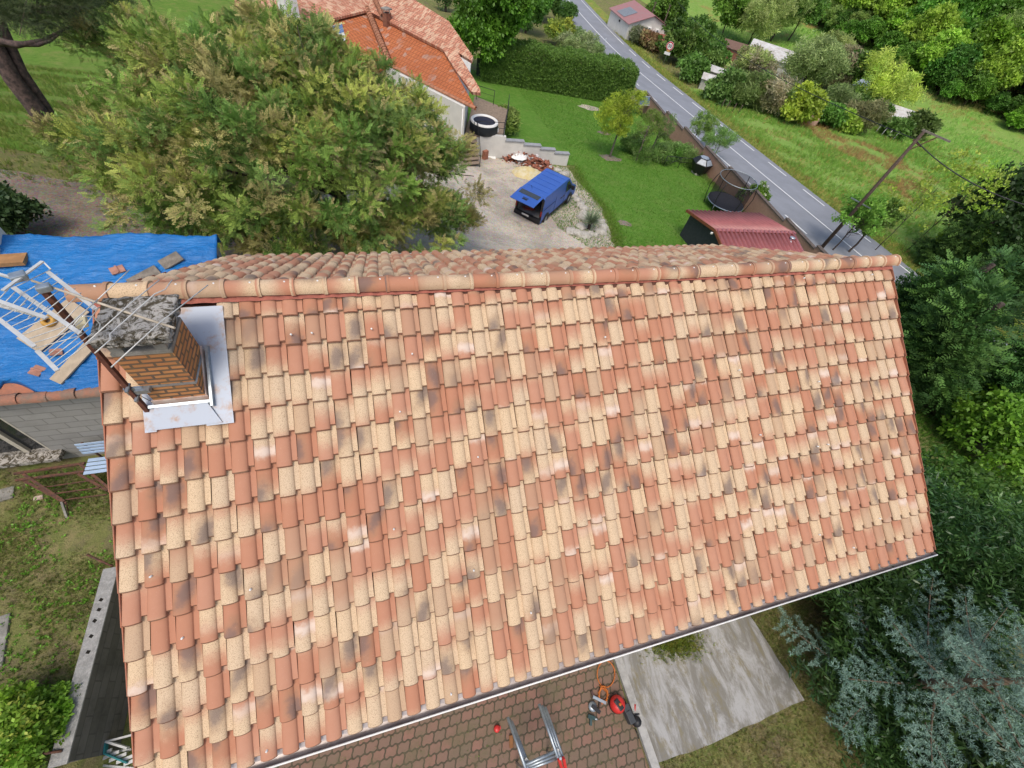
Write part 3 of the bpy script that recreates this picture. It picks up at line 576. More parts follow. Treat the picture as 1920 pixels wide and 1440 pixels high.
rf=thing('rusty_metal_stand','rusty tubular metal frame lying in the grass in front of the bench','metal frame',(*gpz(110,915,.2)[:2],0)); Z1=.42
pts=lambda *L: [gpz(x/6.4,820+y/6.4,z) for x,y,z in L]
for a in (((280,440,Z1),(770,770,.25)),((960,320,Z1),(1320,620,.3)),((170,437,Z1),(1020,310,Z1)),((190,515,Z1-.05),(1010,410,Z1-.05)),((290,520,.3),(790,790,.1)),((940,440,.35),(1290,640,.2))): MB().beam(*pts(*a),.05,.04).done('rail',RUST,rf)
for a in (((460,610,.3),(1180,505,.3)),((620,680,.28),(1190,605,.28)),((770,750,.24),(1280,685,.24))): MB().beam(*pts(*a),.022,.022).done('crossbar',RUST,rf)
MB().beam(*pts((740,770,.26),(805,960,0)),.04,.04).done('leg',CONC,rf); MB().beam(*pts((790,780,.25),(815,880,0)),.02,.02).done('leg',RUST,rf)
for px,py,sx,sy,lab in ((5,930,.42,.3,'flat grey concrete block in the grass at the left edge'),(-4,1205,.3,.9,'long pale concrete slab in the yard at the left edge, nearest the bush'),(75,935,.16,.1,'small pale stone lying near the rusty frame')):
    mb=MB(); mb.box((0,0,.02),(sx,sy,.09),rz=.2,bev=.02); o=mb.done('concrete_block',CONC if sx>.2 else CREAM,None); o.location=gp(px,py); tag(o,lab,'block')
for a,b,z,lab in (((163,1040),(212,1062),.3,'short rusty bar sticking out beside the top of the boundary wall'),((46,1418),(116,1408),.4,'rusty bar sticking out into the bush at the low end of the boundary wall')):
    mb=MB(); A,B=gpz(*a,z+.1),gpz(*b,z); mb.tube([A-B,(A-B)*.5,(0,0,0)],.02,8); o=mb.done('rusty_bar',RUST,None); o.location=B; tag(o,lab,'bar','rusty bars by the wall')
ld=thing('folding_ladder','folded white aluminium ladder with teal fittings lying beside the wall','ladder',(*gpz(195,1420,-.75)[:2],PZ)); TEAL=mat('teal_plastic',(.03,.22,.23),.5)
LP=lambda x,y,z: gpz(x/4,1080+y/4,z); zt=-.55
for (a,b,z) in (((575,1300),(1000,1190),zt),((560,1400),(1010,1440),zt-.1),((800,1240),(960,1290),zt+.02),((600,1350),(990,1300),zt-.12)): MB().beam(LP(*a,z),LP(*b,z),.03,.09).done('stile',ALU,ld)
for k in range(7):
    a=(600+k*55,1300+k*14); MB().beam(LP(a[0],a[1]+30,zt-.02),LP(a[0]+130,a[1]-25,zt-.02),.05,.03).done('rung',ALU,ld)
for a,b in (((545,1390),(590,1290)),((800,1235),(790,1330)),((790,1330),(960,1400))): MB().beam(LP(*a,zt+.01),LP(*b,zt+.01),.02,.10).done('corner_fitting',TEAL,ld)
# ---------------------------------------------------------------- patio, slab and the tools
PAV=brickmat('paver',(.25,.135,.10),(.17,.125,.09),(.065,.06,.038),.215,.155,.014,dirt=(.12,.115,.06),da=.75,bump=.9,zig=.02)
Z0=lambda x,y: 0
pav=sheet('paved_patio',[(.4,-12),(.4,-4.6),(7.12,-4.6),(7.16,-12)],.03,.8,PAV,0,1,Z0); uvproj(pav)
sheet('concrete_slab',[gpz(1160,1232,0)[:2],(7.12,-4.4),(9.3,-4.4),gpz(1400,1150,0)[:2],gpz(1506,1313,0)[:2],gpz(1440,1345,0)[:2],gpz(1370,1376,0)[:2],gpz(1290,1410,0)[:2],gpz(1226,1432,0)[:2]],.045,.25,None,.025,2,Z0)
SLB=NT('stained_slab'); v_=SLB.new('Mapping'); SLB.put(v_.inputs['Vector'],SLB.coord()); v_.inputs['Scale'].default_value=(1.6,.55,1); v_.inputs['Rotation'].default_value=(0,0,.12)
_c=SLB.mix(SLB.ramp(SLB.noise(1.6,8,.75,v_.outputs[0],.6),.40,.58),(.34,.335,.32),(.185,.175,.15)); _c=SLB.mix(SLB.math('MULTIPLY',SLB.ramp(SLB.noise(2.6,8,.8,v_.outputs[0]),.50,.62),.8),_c,(.19,.165,.10)); _c=SLB.mix(SLB.math('MULTIPLY',SLB.ramp(SLB.noise(30,5,.8),.55,.75),.6),_c,(.13,.12,.10)); SLB.bump(SLB.noise(24,6,.8),.5,.01)
bpy.data.objects['concrete_slab'].data.materials.append(SLB.fin(_c,.9,.2))
A,B=gpz(1162,1238,.1),gpz(1232,1440,.1); B=B+(B-A)*.3; mb=MB(); mb.prism([(A[0]-.10,A[1]+.3,-.1),(A[0]+.06,A[1]+.3,-.1),(B[0]+.06,B[1],-.1),(B[0]-.10,B[1],-.1)],(0,0,.2)); k=mb.done('concrete_kerb',mat('kerb_concrete',(.42,.41,.38),.9,.3,5,bump=.4),None); k['kind']='structure'
P8=lambda x,y,z=.03: gpz(880+x/8,1280+y/8,z)
fr=thing('scaffold_frames','nested stack of galvanised scaffold trestle frames standing on the pavers','scaffold frames',P8(950,1100))
for i in range(3):
    h=.95-.09*i; o=V3(.05*i,.06*i,0)
    a1,a2=P8(575+28*i,520+30*i,h),P8(860+30*i,1330,h+.15); b1,b2=P8(1045+45*i,320+22*i,h),P8(1330+40*i,1130+10*i,h+.15)
    for u,v in ((a1,a2),(b1,b2)): MB().tube([u,(u+v)/2+V3(.004,0,0),v],.027,10).done('tube',GALV,fr)
    MB().tube([P8(820+30*i,1240+28*i,h+.12),P8(1270+40*i,1040+40*i,h+.12)],.026,10).done('crossbar',GALV,fr)
for u in ((860,1330),(1370,1140)): MB().tube([P8(*u,1.05),P8(*u,1.05)*V3(1,1,0)+V3(0,0,.03)],.021,8).done('leg',GALV,fr)
for a,b in (((840,1140),(900,1200)),((1330,990),(1300,1110))): MB().beam(P8(*a,1.02),P8(*b,1.02),.04,.02).done('gusset',ALU,fr)
for a,b in (((1340,1140),(1400,1340)),((1410,1130),(1450,1330))): MB().beam(P8(*a,1.0),P8(*b,.8),.045,.045).done('red_sleeve',RED,fr)
mb=MB(); mb.beam((-.01,-.09,.02),(.02,.09,.05),.07,.03); o=mb.done('wood_wedge',mat('brown_wedge',(.25,.11,.04),.8),None); o.location=P8(620,880); tag(o,'brown wooden wedge under the left scaffold tubes','wedge')
mb=MB(); mb.lathe([(0,.09),(.04,.088),(.055,.07),(.06,0),(.05,-.002)],seg=18); mb.box((.055,0,.01),(.05,.05,.008)); o=mb.done('plastic_bottle_cap',RED,None); o.location=P8(410,690,.03); tag(o,'small red plastic cap alone on the pavers','cap')
P7=lambda x,y,z=.03: gpz(880+x/4,1120+y/4,z)
vc=thing('red_compressor','rounded red compressor with a black band at the kerb','compressor',P7(1095,800)); c=P7(1095,800)
mb=MB(); mb.lathe([(0,.26),(.07,.255),(.12,.22),(.15,.15),(.155,.08),(.13,.02),(.0,.0)],c,24); mb.done('body',RED,vc)
mb=MB(); mb.lathe([(.158,.06),(.162,.09),(.158,.12)],c,24); mb.box(c+V3(-.02,-.0,.25),(.10,.20,.04),rz=.4,bev=.015); mb.done('black_band',BLACK,vc); mb=MB(); mb.lathe([(0,.285),(.025,.283),(.03,.26)],c,14); mb.done('cap',mat('orange_plastic',(.55,.14,.02),.5),vc)
mb=MB(); mb.box((0,0,.10),(.13,.32,.18),rz=.16,bev=.015); mb.box((0,0,.195),(.10,.10,.02),rz=.16,bev=.008); o=mb.done('black_case',mat('charcoal_case',(.05,.055,.06),.55,.2),None); o.location=P7(1175,870); tag(o,'dark grey rectangular tool case standing by the kerb','case')
tb_=thing('tool_bag','black tool bag with a strap lying on the concrete edge','bag',P7(1245,930,.06)); c=P7(1245,930,.06); mb=MB(); mb.lathe([(0,.16),(.06,.15),(.09,.09),(.095,.03),(0,0)],c,16); mb.done('body',BLACK,tb_); mb=MB(); mb.tube([P7(1215,880,.12),P7(1275,875,.1)],.012,6); mb.tube([P7(1245,990,.08),P7(1262,1030,.06),P7(1270,1060,.05)],.012,6); mb.done('strap',BLACK,tb_)
mb=MB(); c=P7(1240,840,.08); mb.tube([P7(1242,800,.09)-c,(0,0,0),P7(1237,885,.08)-c],[.02,.024,.014],8); o=mb.done('red_hand_tool',RED,None); o.location=c; tag(o,'slim red hand tool above the black bag','tool')
def loop(n,cx,cy,rx,ry,a0=0,a1=2*math.pi): return [(cx+rx*math.cos(a0+(a1-a0)*i/n),cy+ry*math.sin(a0+(a1-a0)*i/n)) for i in range(n+1)]
L=loop(26,1025,575,66,100); L2=[(975,660)]
for i in range(22): L2.append((1005+42*math.cos(i*1.15)*(1-i*.012),730+75*math.sin(i*1.15)*(.6+.02*i)))
mb=MB(); c=P7(1020,640); mb.tube([P7(x,y,.045)-c for x,y in L],.011,6); mb.tube([P7(x,y,.05+.002*i)-c for i,(x,y) in enumerate(L2)],.010,6); o=mb.done('orange_cable',mat('orange_rubber',(.55,.16,.03),.6,.15),None); o.location=c; tag(o,'orange extension cable looped on the pavers near the compressor','cable')
tl=thing('circular_saw','steel and black power saw lying on the pavers','power tool',P7(925,820)); c=P7(925,820,.06); mb=MB(); mb.lathe([(0,.0),(.085,.0),(.085,.012),(0,.012)],c,18); mb.done('blade',GALV,tl); mb=MB(); mb.beam(c+V3(-.02,.02,.03),c+V3(.10,-.12,.04),.06,.06); mb.done('handle',BLACK,tl)
tl=thing('cordless_drill','dark cordless drill with a bright chuck lying on the pavers','power tool',P7(920,905)); c=P7(920,905,.07); mb=MB(); mb.beam(c+V3(-.07,.05,0),c+V3(.05,-.02,0),.06,.06); mb.beam(c+V3(-.02,.02,0),c+V3(-.06,-.10,-.02),.045,.045); mb.done('body',mat('dark_teal_plastic',(.03,.07,.07),.5),tl); mb=MB(); mb.tube([c+V3(.05,-.02,0),c+V3(.10,-.05,0)],[.025,.015],10); mb.done('chuck',GALV,tl)
tl=thing('nail_gun','grey and brown nail gun lying beside the cable','power tool',P7(970,770)); c=P7(970,770,.07); mb=MB(); mb.beam(c+V3(-.10,.08,0),c+V3(.12,-.08,0),.05,.06); mb.done('body',GALV,tl); mb=MB(); mb.beam(c+V3(-.07,.06,0),c+V3(-.10,.17,.0),.035,.04); mb.beam(c+V3(.03,-.02,0),c+V3(-.03,-.11,0),.03,.03); mb.done('grip',mat('brown_grip',(.09,.05,.04),.6),tl)
# ---------------------------------------------------------------- neighbour's house
nh=thing('neighbour_house','white rendered house with orange and mottled salmon tile roofs beyond the big feathery tree','house',(6,32,H(6,32)))
def rooftilemat(name,cols,wl,hl,blot,bl_amt,bl_col,bscale=1.3):
    s=NT(name); uv=s.coord('UV'); b=s.new('TexBrick'); s.put(b.inputs['Vector'],uv); b.offset=.5
    s.put(b.inputs['Color1'],cols[0]); s.put(b.inputs['Color2'],cols[1]); s.put(b.inputs['Mortar'],tuple(x*.35 for x in cols[0])); b.inputs['Scale'].default_value=1; b.inputs['Brick Width'].default_value=wl; b.inputs['Row Height'].default_value=hl; b.inputs['Mortar Size'].default_value=.018; b.inputs['Mortar Smooth'].default_value=.6; b.inputs['Bias'].default_value=.0
    v=s.new('TexVoronoi'); mp=s.new('Mapping'); s.put(mp.inputs['Vector'],uv); mp.inputs['Scale'].default_value=(1/wl,1/hl,1); s.put(v.inputs['Vector'],mp.outputs[0]); v.inputs['Scale'].default_value=bscale; sc=s.new('SeparateColor'); s.put(sc.inputs[0],v.outputs['Color'])
    c=s.mix(s.math('MULTIPLY',s.ramp(sc.outputs[0],1-bl_amt-.1,1-bl_amt+.1),blot),b.outputs['Color'],bl_col)
    c=s.mix(s.math('MULTIPLY',s.ramp(s.noise(.5,6,.7),.4,.65),.3),c,tuple(x*.6 for x in cols[1]))
    w=s.new('TexWave',wave_type='BANDS',bands_direction='X'); s.put(w.inputs['Vector'],uv); w.inputs['Scale'].default_value=.314/wl
    s.bump(s.math('ADD',w.outputs['Fac'],s.math('MULTIPLY',b.outputs['Fac'],-.6)),.8,.05); return s.fin(c,.85,.2)
ORT=rooftilemat('orange_roof_tile',((.47,.155,.062),(.43,.135,.055)),.26,.36,.75,.10,(.42,.30,.24),.9)
SALT=rooftilemat('salmon_roof_tile',((.54,.25,.16),(.50,.215,.13)),.22,.36,.7,.34,(.66,.46,.31),1.0)
ZE=-1.5; nA,nB=at(731,122,ZE),at(892,203,ZE); eD=unit(nB-nA); uD=V3(-eD[1],eD[0],0); uD=uD if uD[1]>0 else -uD; pit=R(20)
nR_=unit(V3(0,0,1)*math.cos(pit)-uD*math.sin(pit))              # right face normal (faces the viewer's right)
def facepoly(mt,name,pts,p0,n,th,par,upd):
    P=[inpl(*q,p0,n) for q in pts] if len(pts[0])==2 else pts; mb=MB(); mb.prism(P,-n*th); o=mb.done(name,mt,par); me=o.data; l=me.uv_layers.new(name='UVMap'); uu=unit(np.cross(upd,n)); vv=np.cross(n,uu)
    for p in me.polygons:
        for li in p.loop_indices: c=np.array(me.vertices[me.loops[li].vertex_index].co); l.data[li].uv=(c@uu,c@vv)
    return o
RT=facepoly(ORT,'roof',[(731,122),(765,141),(892,203),(830,92),(688,19)],nA,nR_,.16,nh,uD)
lD=unit(V3(-uD[0],-uD[1],0)*0+(-eD)*.55+V3(-uD[1],uD[0],0)*0); hipT=inpl(688,19,nA,nR_)
uL=unit(V3(eD[0],eD[1],0)); nL=unit(V3(0,0,1)*math.cos(pit)-uL*math.sin(pit)); # left face falls away from the hip toward the tree
nL=unit(np.cross(hipT-nA,unit(-uD*.75-eD*.66))); nL=nL if nL[2]>0 else -nL
LF=facepoly(ORT,'roof_side',[(731,122),(688,19),(575,47),(545,62),(560,150),(640,165)],nA,nL,.16,nh,uL)
P0s=nA+V3(0,0,.28)
SR=facepoly(SALT,'upper_roof',[(700,-14),(688,19),(830,92),(852,128),(884,172),(901,174),(900,166),(858,98),(884,114),(887,106),(842,40),(772,-4),(760,-14)],P0s,nR_,.2,nh,uD)
nL2=unit(nL+V3(0,0,0)); SLf=facepoly(SALT,'upper_roof_side',[(700,-14),(688,19),(575,47),(552,30),(440,10),(440,-30),(700,-30)],hipT+V3(0,0,.30),nL,.15,nh,uL)
def hiprow(name,a,b,n_,r=.15,mt=ORT):
    Vs=[];Fs=[];k=0
    for i in range(n_):
        p,q_=a+(b-a)*i/n_,a+(b-a)*(i+1.12)/n_; V,F=halfpipe(p,q_,r*1.12,r*.9,UP,8); Vs.append(V);Fs.append(np.array(F)+k);k+=len(V)
    o=npmesh(name,np.concatenate(Vs),np.concatenate(Fs),mt,nh,True,smooth=True); return o
HT=mat('hip_tile',(.56,.25,.14),.85,.35,5,fine=.2); hiprow('hip_tiles',nA+V3(0,0,.08),hipT+V3(0,0,.11),22,.24,HT)
hiprow('hip_tiles',inpl(718,34,P0s,nR_)+V3(0,0,.09),inpl(697,-10,P0s,nR_)+V3(0,0,.09),14,.17,HT)
hiprow('eave_tiles',nB+V3(0,0,-.03),nA+V3(0,0,-.03),28,.13,HT)
e=inpl(901,170,P0s,nR_); f_=inpl(862,100,P0s,nR_)
# walls follow the eave line
W0=gp(866,301); W0=V3(W0[0],W0[1],0); Wd=-eD*V3(1,1,0); Wn=V3(uD[0],uD[1],0); Sd=at(884,112,-1.6)-W0; Sd[2]=0; Sd=unit(Sd); q=[W0,W0+Wd*9.5,W0+Wd*9.5+Sd*9,W0+Sd*9]
mb=MB(); mb.prism([(p[0],p[1],-6.6) for p in q],(0,0,5.0)); uvproj(mb.done('wall',RENDER,nh))
mb=MB(); mb.prism([nA+V3(0,0,-.26)+Wn*.12,nB-eD*.9+V3(0,0,-.26)+Wn*.12,nB-eD*1.3+V3(0,0,-.26)+Wn*.7,nA+V3(0,0,-.26)+Wn*.7],(0,0,.06)); mb.done('soffit',WHITE,nh)
c=W0+Wd*.12-Wn*.06; MB().tube([(c[0],c[1],-5.2),(c[0],c[1],-1.7)],.045,8).done('downpipe',WHITE,nh)
c=at(860,196,-2.3); MB().box(c,(.3,.25,.3),rz=.6).done('vent_box',mat('brown_box',(.10,.055,.04),.7),nh)
# skylight, brick stack, white stack
nLp=nA+nL*.06; P=[inpl(x,y,nLp,nL) for x,y in ((580,64),(641,44),(649,77),(582,95))]; sk_=MB(); sk_.prism(P,nL*.06); sk_=sk_.done('skylight',mat('skylight_blind',(.66,.70,.74),.5,.1,3),nh)
P=[inpl(x,y,nLp+nL*.07,nL) for x,y in ((580,64),(641,44),(645,60),(581,80))]; mb=MB(); mb.prism(P,nL*.01); mb.done('blue_pane',mat('blue_pane_glass',(.13,.20,.36),.2,.15,3,spec=.5),sk_)
def stack(px,py,w,h,mt,cap,name,p0=P0s,n_=nR_):
    c=inpl(px,py,p0,n_); o=MB().box(c+V3(0,0,h/2-.4),(w,w*.8,h+.8),rz=.7).done(name,mt,nh); mb=MB(); 
    mb.box(c+V3(0,0,h+.22),(w*1.25,w*1.05,.08),rz=.7); [mb.box(c+V3(a*w*.4,b*w*.3,h+.09),(.07,.07,.18)) for a in (-1,1) for b in (-1,1)]; mb.done('stack_cap',cap,o); return o
stack(726,38,.5,.45,mat('small_brick',(.30,.13,.08),.9,.4,8,bump=.5),CONC,'chimney')
stack(548,50,1.0,2.6,WHITE,WHITE,'chimney',hipT,nL)
# terrace with the hot tub
tc=thing('terrace','small raised timber terrace with black railings and steps, at the white house corner','terrace',gp(910,285)); ZD=-3.95
DECKW=mat('terrace_boards',(.33,.25,.18),.85,.3,6,bump=.3,fine=.25)
dk=[at(872,252,ZD),at(944,257,ZD),at(952,205,ZD),at(890,180,ZD)]; mb=MB(); mb.prism(dk,(0,0,-.14)); mb.done('deck',DECKW,tc)
mb=MB(); mb.prism([p+V3(0,0,-.15) for p in dk],(0,0,-2.2)); mb.done('base',RENDER,tc)
sA,sB=gp(868,313),gp(899,314); tA,tB=at(872,252,ZD),at(893,253,ZD)
for i in range(7):
    t=i/7; z=sA[2]+(ZD-sA[2])*(i+1)/7.5; a=sA+(tA-sA)*t; b=sB+(tB-sB)*t; a2=sA+(tA-sA)*(t+.15); b2=sB+(tB-sB)*(t+.15); mb=MB(); mb.prism([(a[0],a[1],z-.05),(b[0],b[1],z-.05),(b2[0],b2[1],z-.05),(a2[0],a2[1],z-.05)],(0,0,.05)); mb.done('step',DECKW,tc)
    mb=MB(); mb.prism([(a2[0],a2[1],z-.4),(b2[0],b2[1],z-.4),(b2[0]+.02,b2[1]+.02,z-.4),(a2[0]+.02,a2[1]+.02,z-.4)],(0,0,.36)); mb.done('riser',WOODG,tc)
def rail(name,pts,h,par,mids=2,posts=True,mt=BLACK,r=.022):
    mb=MB(); top=[V3(*p)+V3(0,0,h) for p in pts]
    for k in range(mids+1): mb.tube([V3(*p)+V3(0,0,h*(1-k*.4)) for p in pts],r if k==0 else r*.6,6)
    for p in pts: mb.tube([p,V3(*p)+V3(0,0,h)],r,6)
    return mb.done(name,mt,par)
rail('railing',[at(888,255,ZD),at(916,256,ZD),at(943,257,ZD)],1.0,tc); rail('railing',[at(943,257,ZD),at(950,225,ZD),at(952,203,ZD)],1.0,tc); rail('railing',[sB+V3(0,0,0),tB],1.0,tc,1); rail('railing',[at(893,186,ZD),at(925,196,ZD)],1.0,tc)
hc=(at(883,226,ZD+.7)+at(933,226,ZD+.7))/2; hc=V3(hc[0],hc[1],ZD)
ht=thing('hot_tub','round black inflatable hot tub with a white rim on the raised terrace','hot tub',hc); mb=MB(); mb.lathe([(1.0,0),(1.06,.1),(1.06,.55),(1.03,.66)],hc,32); mb.done('side',mat('tub_vinyl',(.02,.025,.03),.45),ht); mb=MB(); mb.lathe([(1.04,.60),(1.03,.72),(.93,.77),(.83,.72),(.80,.62)],hc,32); mb.done('rim',WHITE,ht); mb=MB(); mb.lathe([(.82,.66),(.5,.63),(0,.6)],hc,32); mb.done('cover',mat('purple_black_cover',(.02,.018,.035),.5),ht)
c=at(927,237,ZD+.2); mb=MB(); mb.lathe([(0,.45),(.17,.44),(.2,.35),(.2,0)],(c[0],c[1],ZD),14); mb.box((c[0]-.15,c[1]+.02,ZD+.15),(.2,.25,.3)); tag(mb.done('pump_unit',mat('dark_blue_plastic',(.03,.05,.09),.5),None),'dark blue pump unit beside the hot tub','pump')
c=at(932,247,ZD); mb=MB(); mb.lathe([(0,.35),(.03,.34),(.035,.28),(.1,.24),(.1,0)],(c[0],c[1],ZD),12); tag(mb.done('white_bottle',WHITE,None),'white plastic bottle at the terrace edge below the hot tub','bottle')
# stepped retaining wall
rw=thing('stepped_wall','cream stepped retaining wall with grey coping stones between gravel and lawn','retaining wall',gp(980,300)); wa,wb=gp(897,291),gp(1062,312)
CAPM=mat('grey_coping',(.33,.34,.35),.85,.2,5); steps=[(0,.27,1.45),(.27,.47,1.28),(.47,.66,1.16),(.66,.83,1.02),(.83,1.0,.86)]
wdir=unit((wb-wa)*V3(1,1,0)); wnr=V3(-wdir[1],wdir[0],0); WL=np.linalg.norm((wb-wa)[:2])
for i,(a,b,h) in enumerate(steps):
    p,q_=wa+wdir*a*WL,wa+wdir*b*WL; z=p[2]+(wb[2]-wa[2])*0; z=wa[2]+(wb[2]-wa[2])*a+h
    mb=MB(); mb.prism([(p[0],p[1],-7.2),(q_[0],q_[1],-7.2),(*(q_+wnr*.28)[:2],-7.2),(*(p+wnr*.28)[:2],-7.2)],(0,0,z+7.2)); mb.done('wall_section',RENDER,rw)
    if i: p2=p-wdir*.06-wnr*.06; q2=q_+wdir*.02-wnr*.06; mb=MB(); mb.prism([(*p2[:2],z),(*q2[:2],z),(*(q2+wnr*.4)[:2],z),(*(p2+wnr*.4)[:2],z)],(0,0,.07)); mb.done('coping_stone',CAPM,rw)
c=at(936,268,-4.6); mb=MB(); mb.box(c,(.3,.2,.55),rz=.3,bev=.02); mb.tube([c+V3(0,0,-.2),c+V3(.0,-.02,-1.0)],.02,6); tag(mb.done('meter_box',mat('grey_plastic',(.50,.52,.53),.6,.1),None),'grey meter box mounted at the top of the stepped wall','meter box')
c=gp(909,299); mb=MB(); [mb.box((0,0,.07+.13*k),(.42,.26,.11),rz=.6+.05*(k%2)) for k in range(5)]; o=mb.done('brick_pile',TERRA,None); o.location=c; tag(o,'small stack of orange bricks at the foot of the steps','bricks')
c=gp(953,296); bk=thing('paint_bucket','blue and white bucket against the stepped wall','bucket',c); mb=MB(); mb.lathe([(.0,0),(.17,0),(.20,.25)],(0,0,0),18); mb.done('body',mat('blue_bucket',(.10,.25,.55),.5),bk,world=False); mb=MB(); mb.lathe([(.205,.25),(.215,.40),(.19,.40),(.18,.1)],(0,0,0),18); mb.done('rim',WHITE,bk,world=False)
c=gp(921,296); mb=MB(); mb.prism([(-.35,-.2,0),(.3,-.25,0),(.38,.2,0),(-.3,.22,0)],(0,0,.05)); o=mb.done('white_sheet',WHITE,None); o.location=c; tag(o,'flat white board lying on the gravel by the steps','board')
def rubble(name,label,c,rx,ry,h,n_,mts,seed,size):
    rg=random.Random(seed); mb=MB()
    for i in range(n_):
        a=rg.uniform(0,6.28); r=math.sqrt(rg.random()); z=h*(1-r**1.5)*rg.uniform(.3,1); mb.mi=rg.randrange(len(mts)); sz=size*rg.uniform(.6,1.4); mb.box((rx*r*math.cos(a),ry*r*math.sin(a),z),(sz*1.6,sz,sz*.35),rot=Matrix.Rotation(rg.uniform(0,6),3,'Z')@Matrix.Rotation(rg.uniform(-.8,.8),3,'X')@Matrix.Rotation(rg.uniform(-.6,.6),3,'Y'))
    o=mb.done(name,mts,None); o.location=c; return tag(o,label,'rubble pile')
RTL=mat('broken_red_tile',(.34,.13,.08),.9,.5,6); WRB=mat('white_rubble',(.60,.55,.52),.9,.3,8)
rubble('rubble_pile','heap of broken red tiles and white rubble beside the blue bucket',gp(972,303),1.6,.85,.85,220,[RTL,RTL,WRB],3,.17)
rubble('rubble_pile','heap of stacked rust coloured tiles behind the yellow sack',gp(1003,313),1.4,.9,.85,200,[RTL,RTL,RTL,WRB],5,.2)
def cloth(name,label,cat,c,rx,ry,h,mt,seed):
    V=[];n_=26;rows_=14
    for j in range(rows_+1):
        t=j/rows_
        for i in range(n_):
            a=6.283*i/n_; r=t*(1+.16*mnoise.noise((math.cos(a)*2+seed,math.sin(a)*2,t*2))); z=h*(1-t**2.2)+.13*mnoise.noise((math.cos(a)*t*5,math.sin(a)*t*5,seed))*(1-t*.5)
            V.append((rx*r*math.cos(a),ry*r*math.sin(a),max(z,0 if j<rows_ else -.1)))
    F=[(j*n_+i,j*n_+(i+1)%n_,(j+1)*n_+(i+1)%n_,(j+1)*n_+i) for j in range(rows_) for i in range(n_)]
    o=npmesh(name,V,F,mt,smooth=True); o.location=c; return tag(o,label,cat)
cloth('rubble_sack','large pale yellow rubble sack slumped beside the blue van','sack',gp(988,328),1.35,1.0,.5,mat('yellow_sack',(.58,.46,.20),.8,.3,3,col2=(.62,.55,.36),bump=.6,bs=14),4.2)
cloth('white_tarp','white crumpled plastic sheet on top of the rubble','plastic sheet',gp(973,306)+V3(0,0,.45),.7,.45,.2,WHITE,9.1)
# blue van with its tailgate up
vr,vl=gp(1021,416),gp(970,394); vf=gp(1066,382); fd=unit((vf-vr)*V3(1,1,0)); lt=V3(-fd[1],fd[0],0); VW=1.93; vz=(vr[2]+vf[2])/2+.02; vo=vr+lt*VW/2-fd*.75; vo[2]=vz
VB=mat('blue_van_paint',(.035,.105,.40),.3,.12,1.5,spec=.5,fine=.03); VAN=thing('delivery_van','blue panel van with its tailgate raised, parked on the gravel','van',vo,math.atan2(fd[1],fd[0]))
VL=5.15; mb=MB()     # local: x forward, y left, z up
prof=[(0.02,.35),(0.0,.75),(.05,1.45),(.14,1.88),(.30,1.97),(3.55,1.97),(3.72,1.93),(4.42,1.28),(5.0,1.05),(5.13,.78),(5.15,.35)]
def side(y,ins): return [(x,y*(1-(.10 if z>1.2 else .0)*((z-1.2)/.77 if z>1.2 else 0)),z) for x,z in prof]
h=VW/2; Lp,Rp=side(h,0),side(-h,0)
for a,b in zip(range(len(prof)-1),range(1,len(prof))):
    if a>=3: mb.face([Rp[a],Rp[b],Lp[b],Lp[a]])
for S_ in (Lp,Rp):
    n_=len(prof); mb.face(S_[0:5]+[S_[5],(3.55,S_[0][1],.35)]); mb.face([(3.55,S_[0][1],.35)]+S_[5:])
mb.face([Rp[0],Lp[0],Lp[-1],Rp[-1]])
bd=mb.done('body',VB,VAN,world=False); bd.modifiers.new('b','BEVEL').width=.03
VIN=mat('van_interior',(.26,.26,.26),.9,.3,4); mb=MB(); mb.box((1.3,0,.55),(2.4,1.6,.04)); mb.box((2.5,0,1.15),(.04,1.6,1.3)); mb.box((1.3,.80,1.1),(2.4,.03,1.2)); mb.box((1.3,-.80,1.1),(2.4,.03,1.2)); mb.done('load_bay',VIN,VAN,world=False)
mb=MB()
for sg in (-1,1): mb.box((.03,sg*.87,1.12),(.10,.12,1.45))
mb.box((.08,0,1.86),(.12,1.6,.10)); mb.done('rear_frame',BLACK,VAN,world=False)
mb=MB(); mb.box((-.03,0,.48),(.22,1.90,.30),bev=.04); mb.done('rear_bumper',BLACK,VAN,world=False)
for sg in (-1,1): MB().box((-.02,sg*.90,1.0),(.06,.10,.34),bev=.015).done('tail_light',mat('tail_light_red',(.20,.015,.015),.25,.1,spec=.5),VAN,world=False)
mb=MB(); mb.mi=0; rot=Matrix.Rotation(R(-6),3,'Y'); mb.box((-.58,0,1.98),(1.30,1.66,.05),rot=rot,bev=.015); tg_=mb.done('tailgate',VB,VAN,world=False)
MB().box((-.27,0,2.045),(.42,1.36,.012),rot=rot).done('rear_window',mat('tinted_glass',(.05,.06,.07),.15,.2,spec=.5),tg_,world=False)
mb=MB(); mb.box((-.86,0,1.975),(.16,.34,.01),rot=rot); mb.box((-.72,-.0,1.99),(.05,.4,.012),rot=rot); mb.done('handle_recess',BLACK,tg_,world=False)
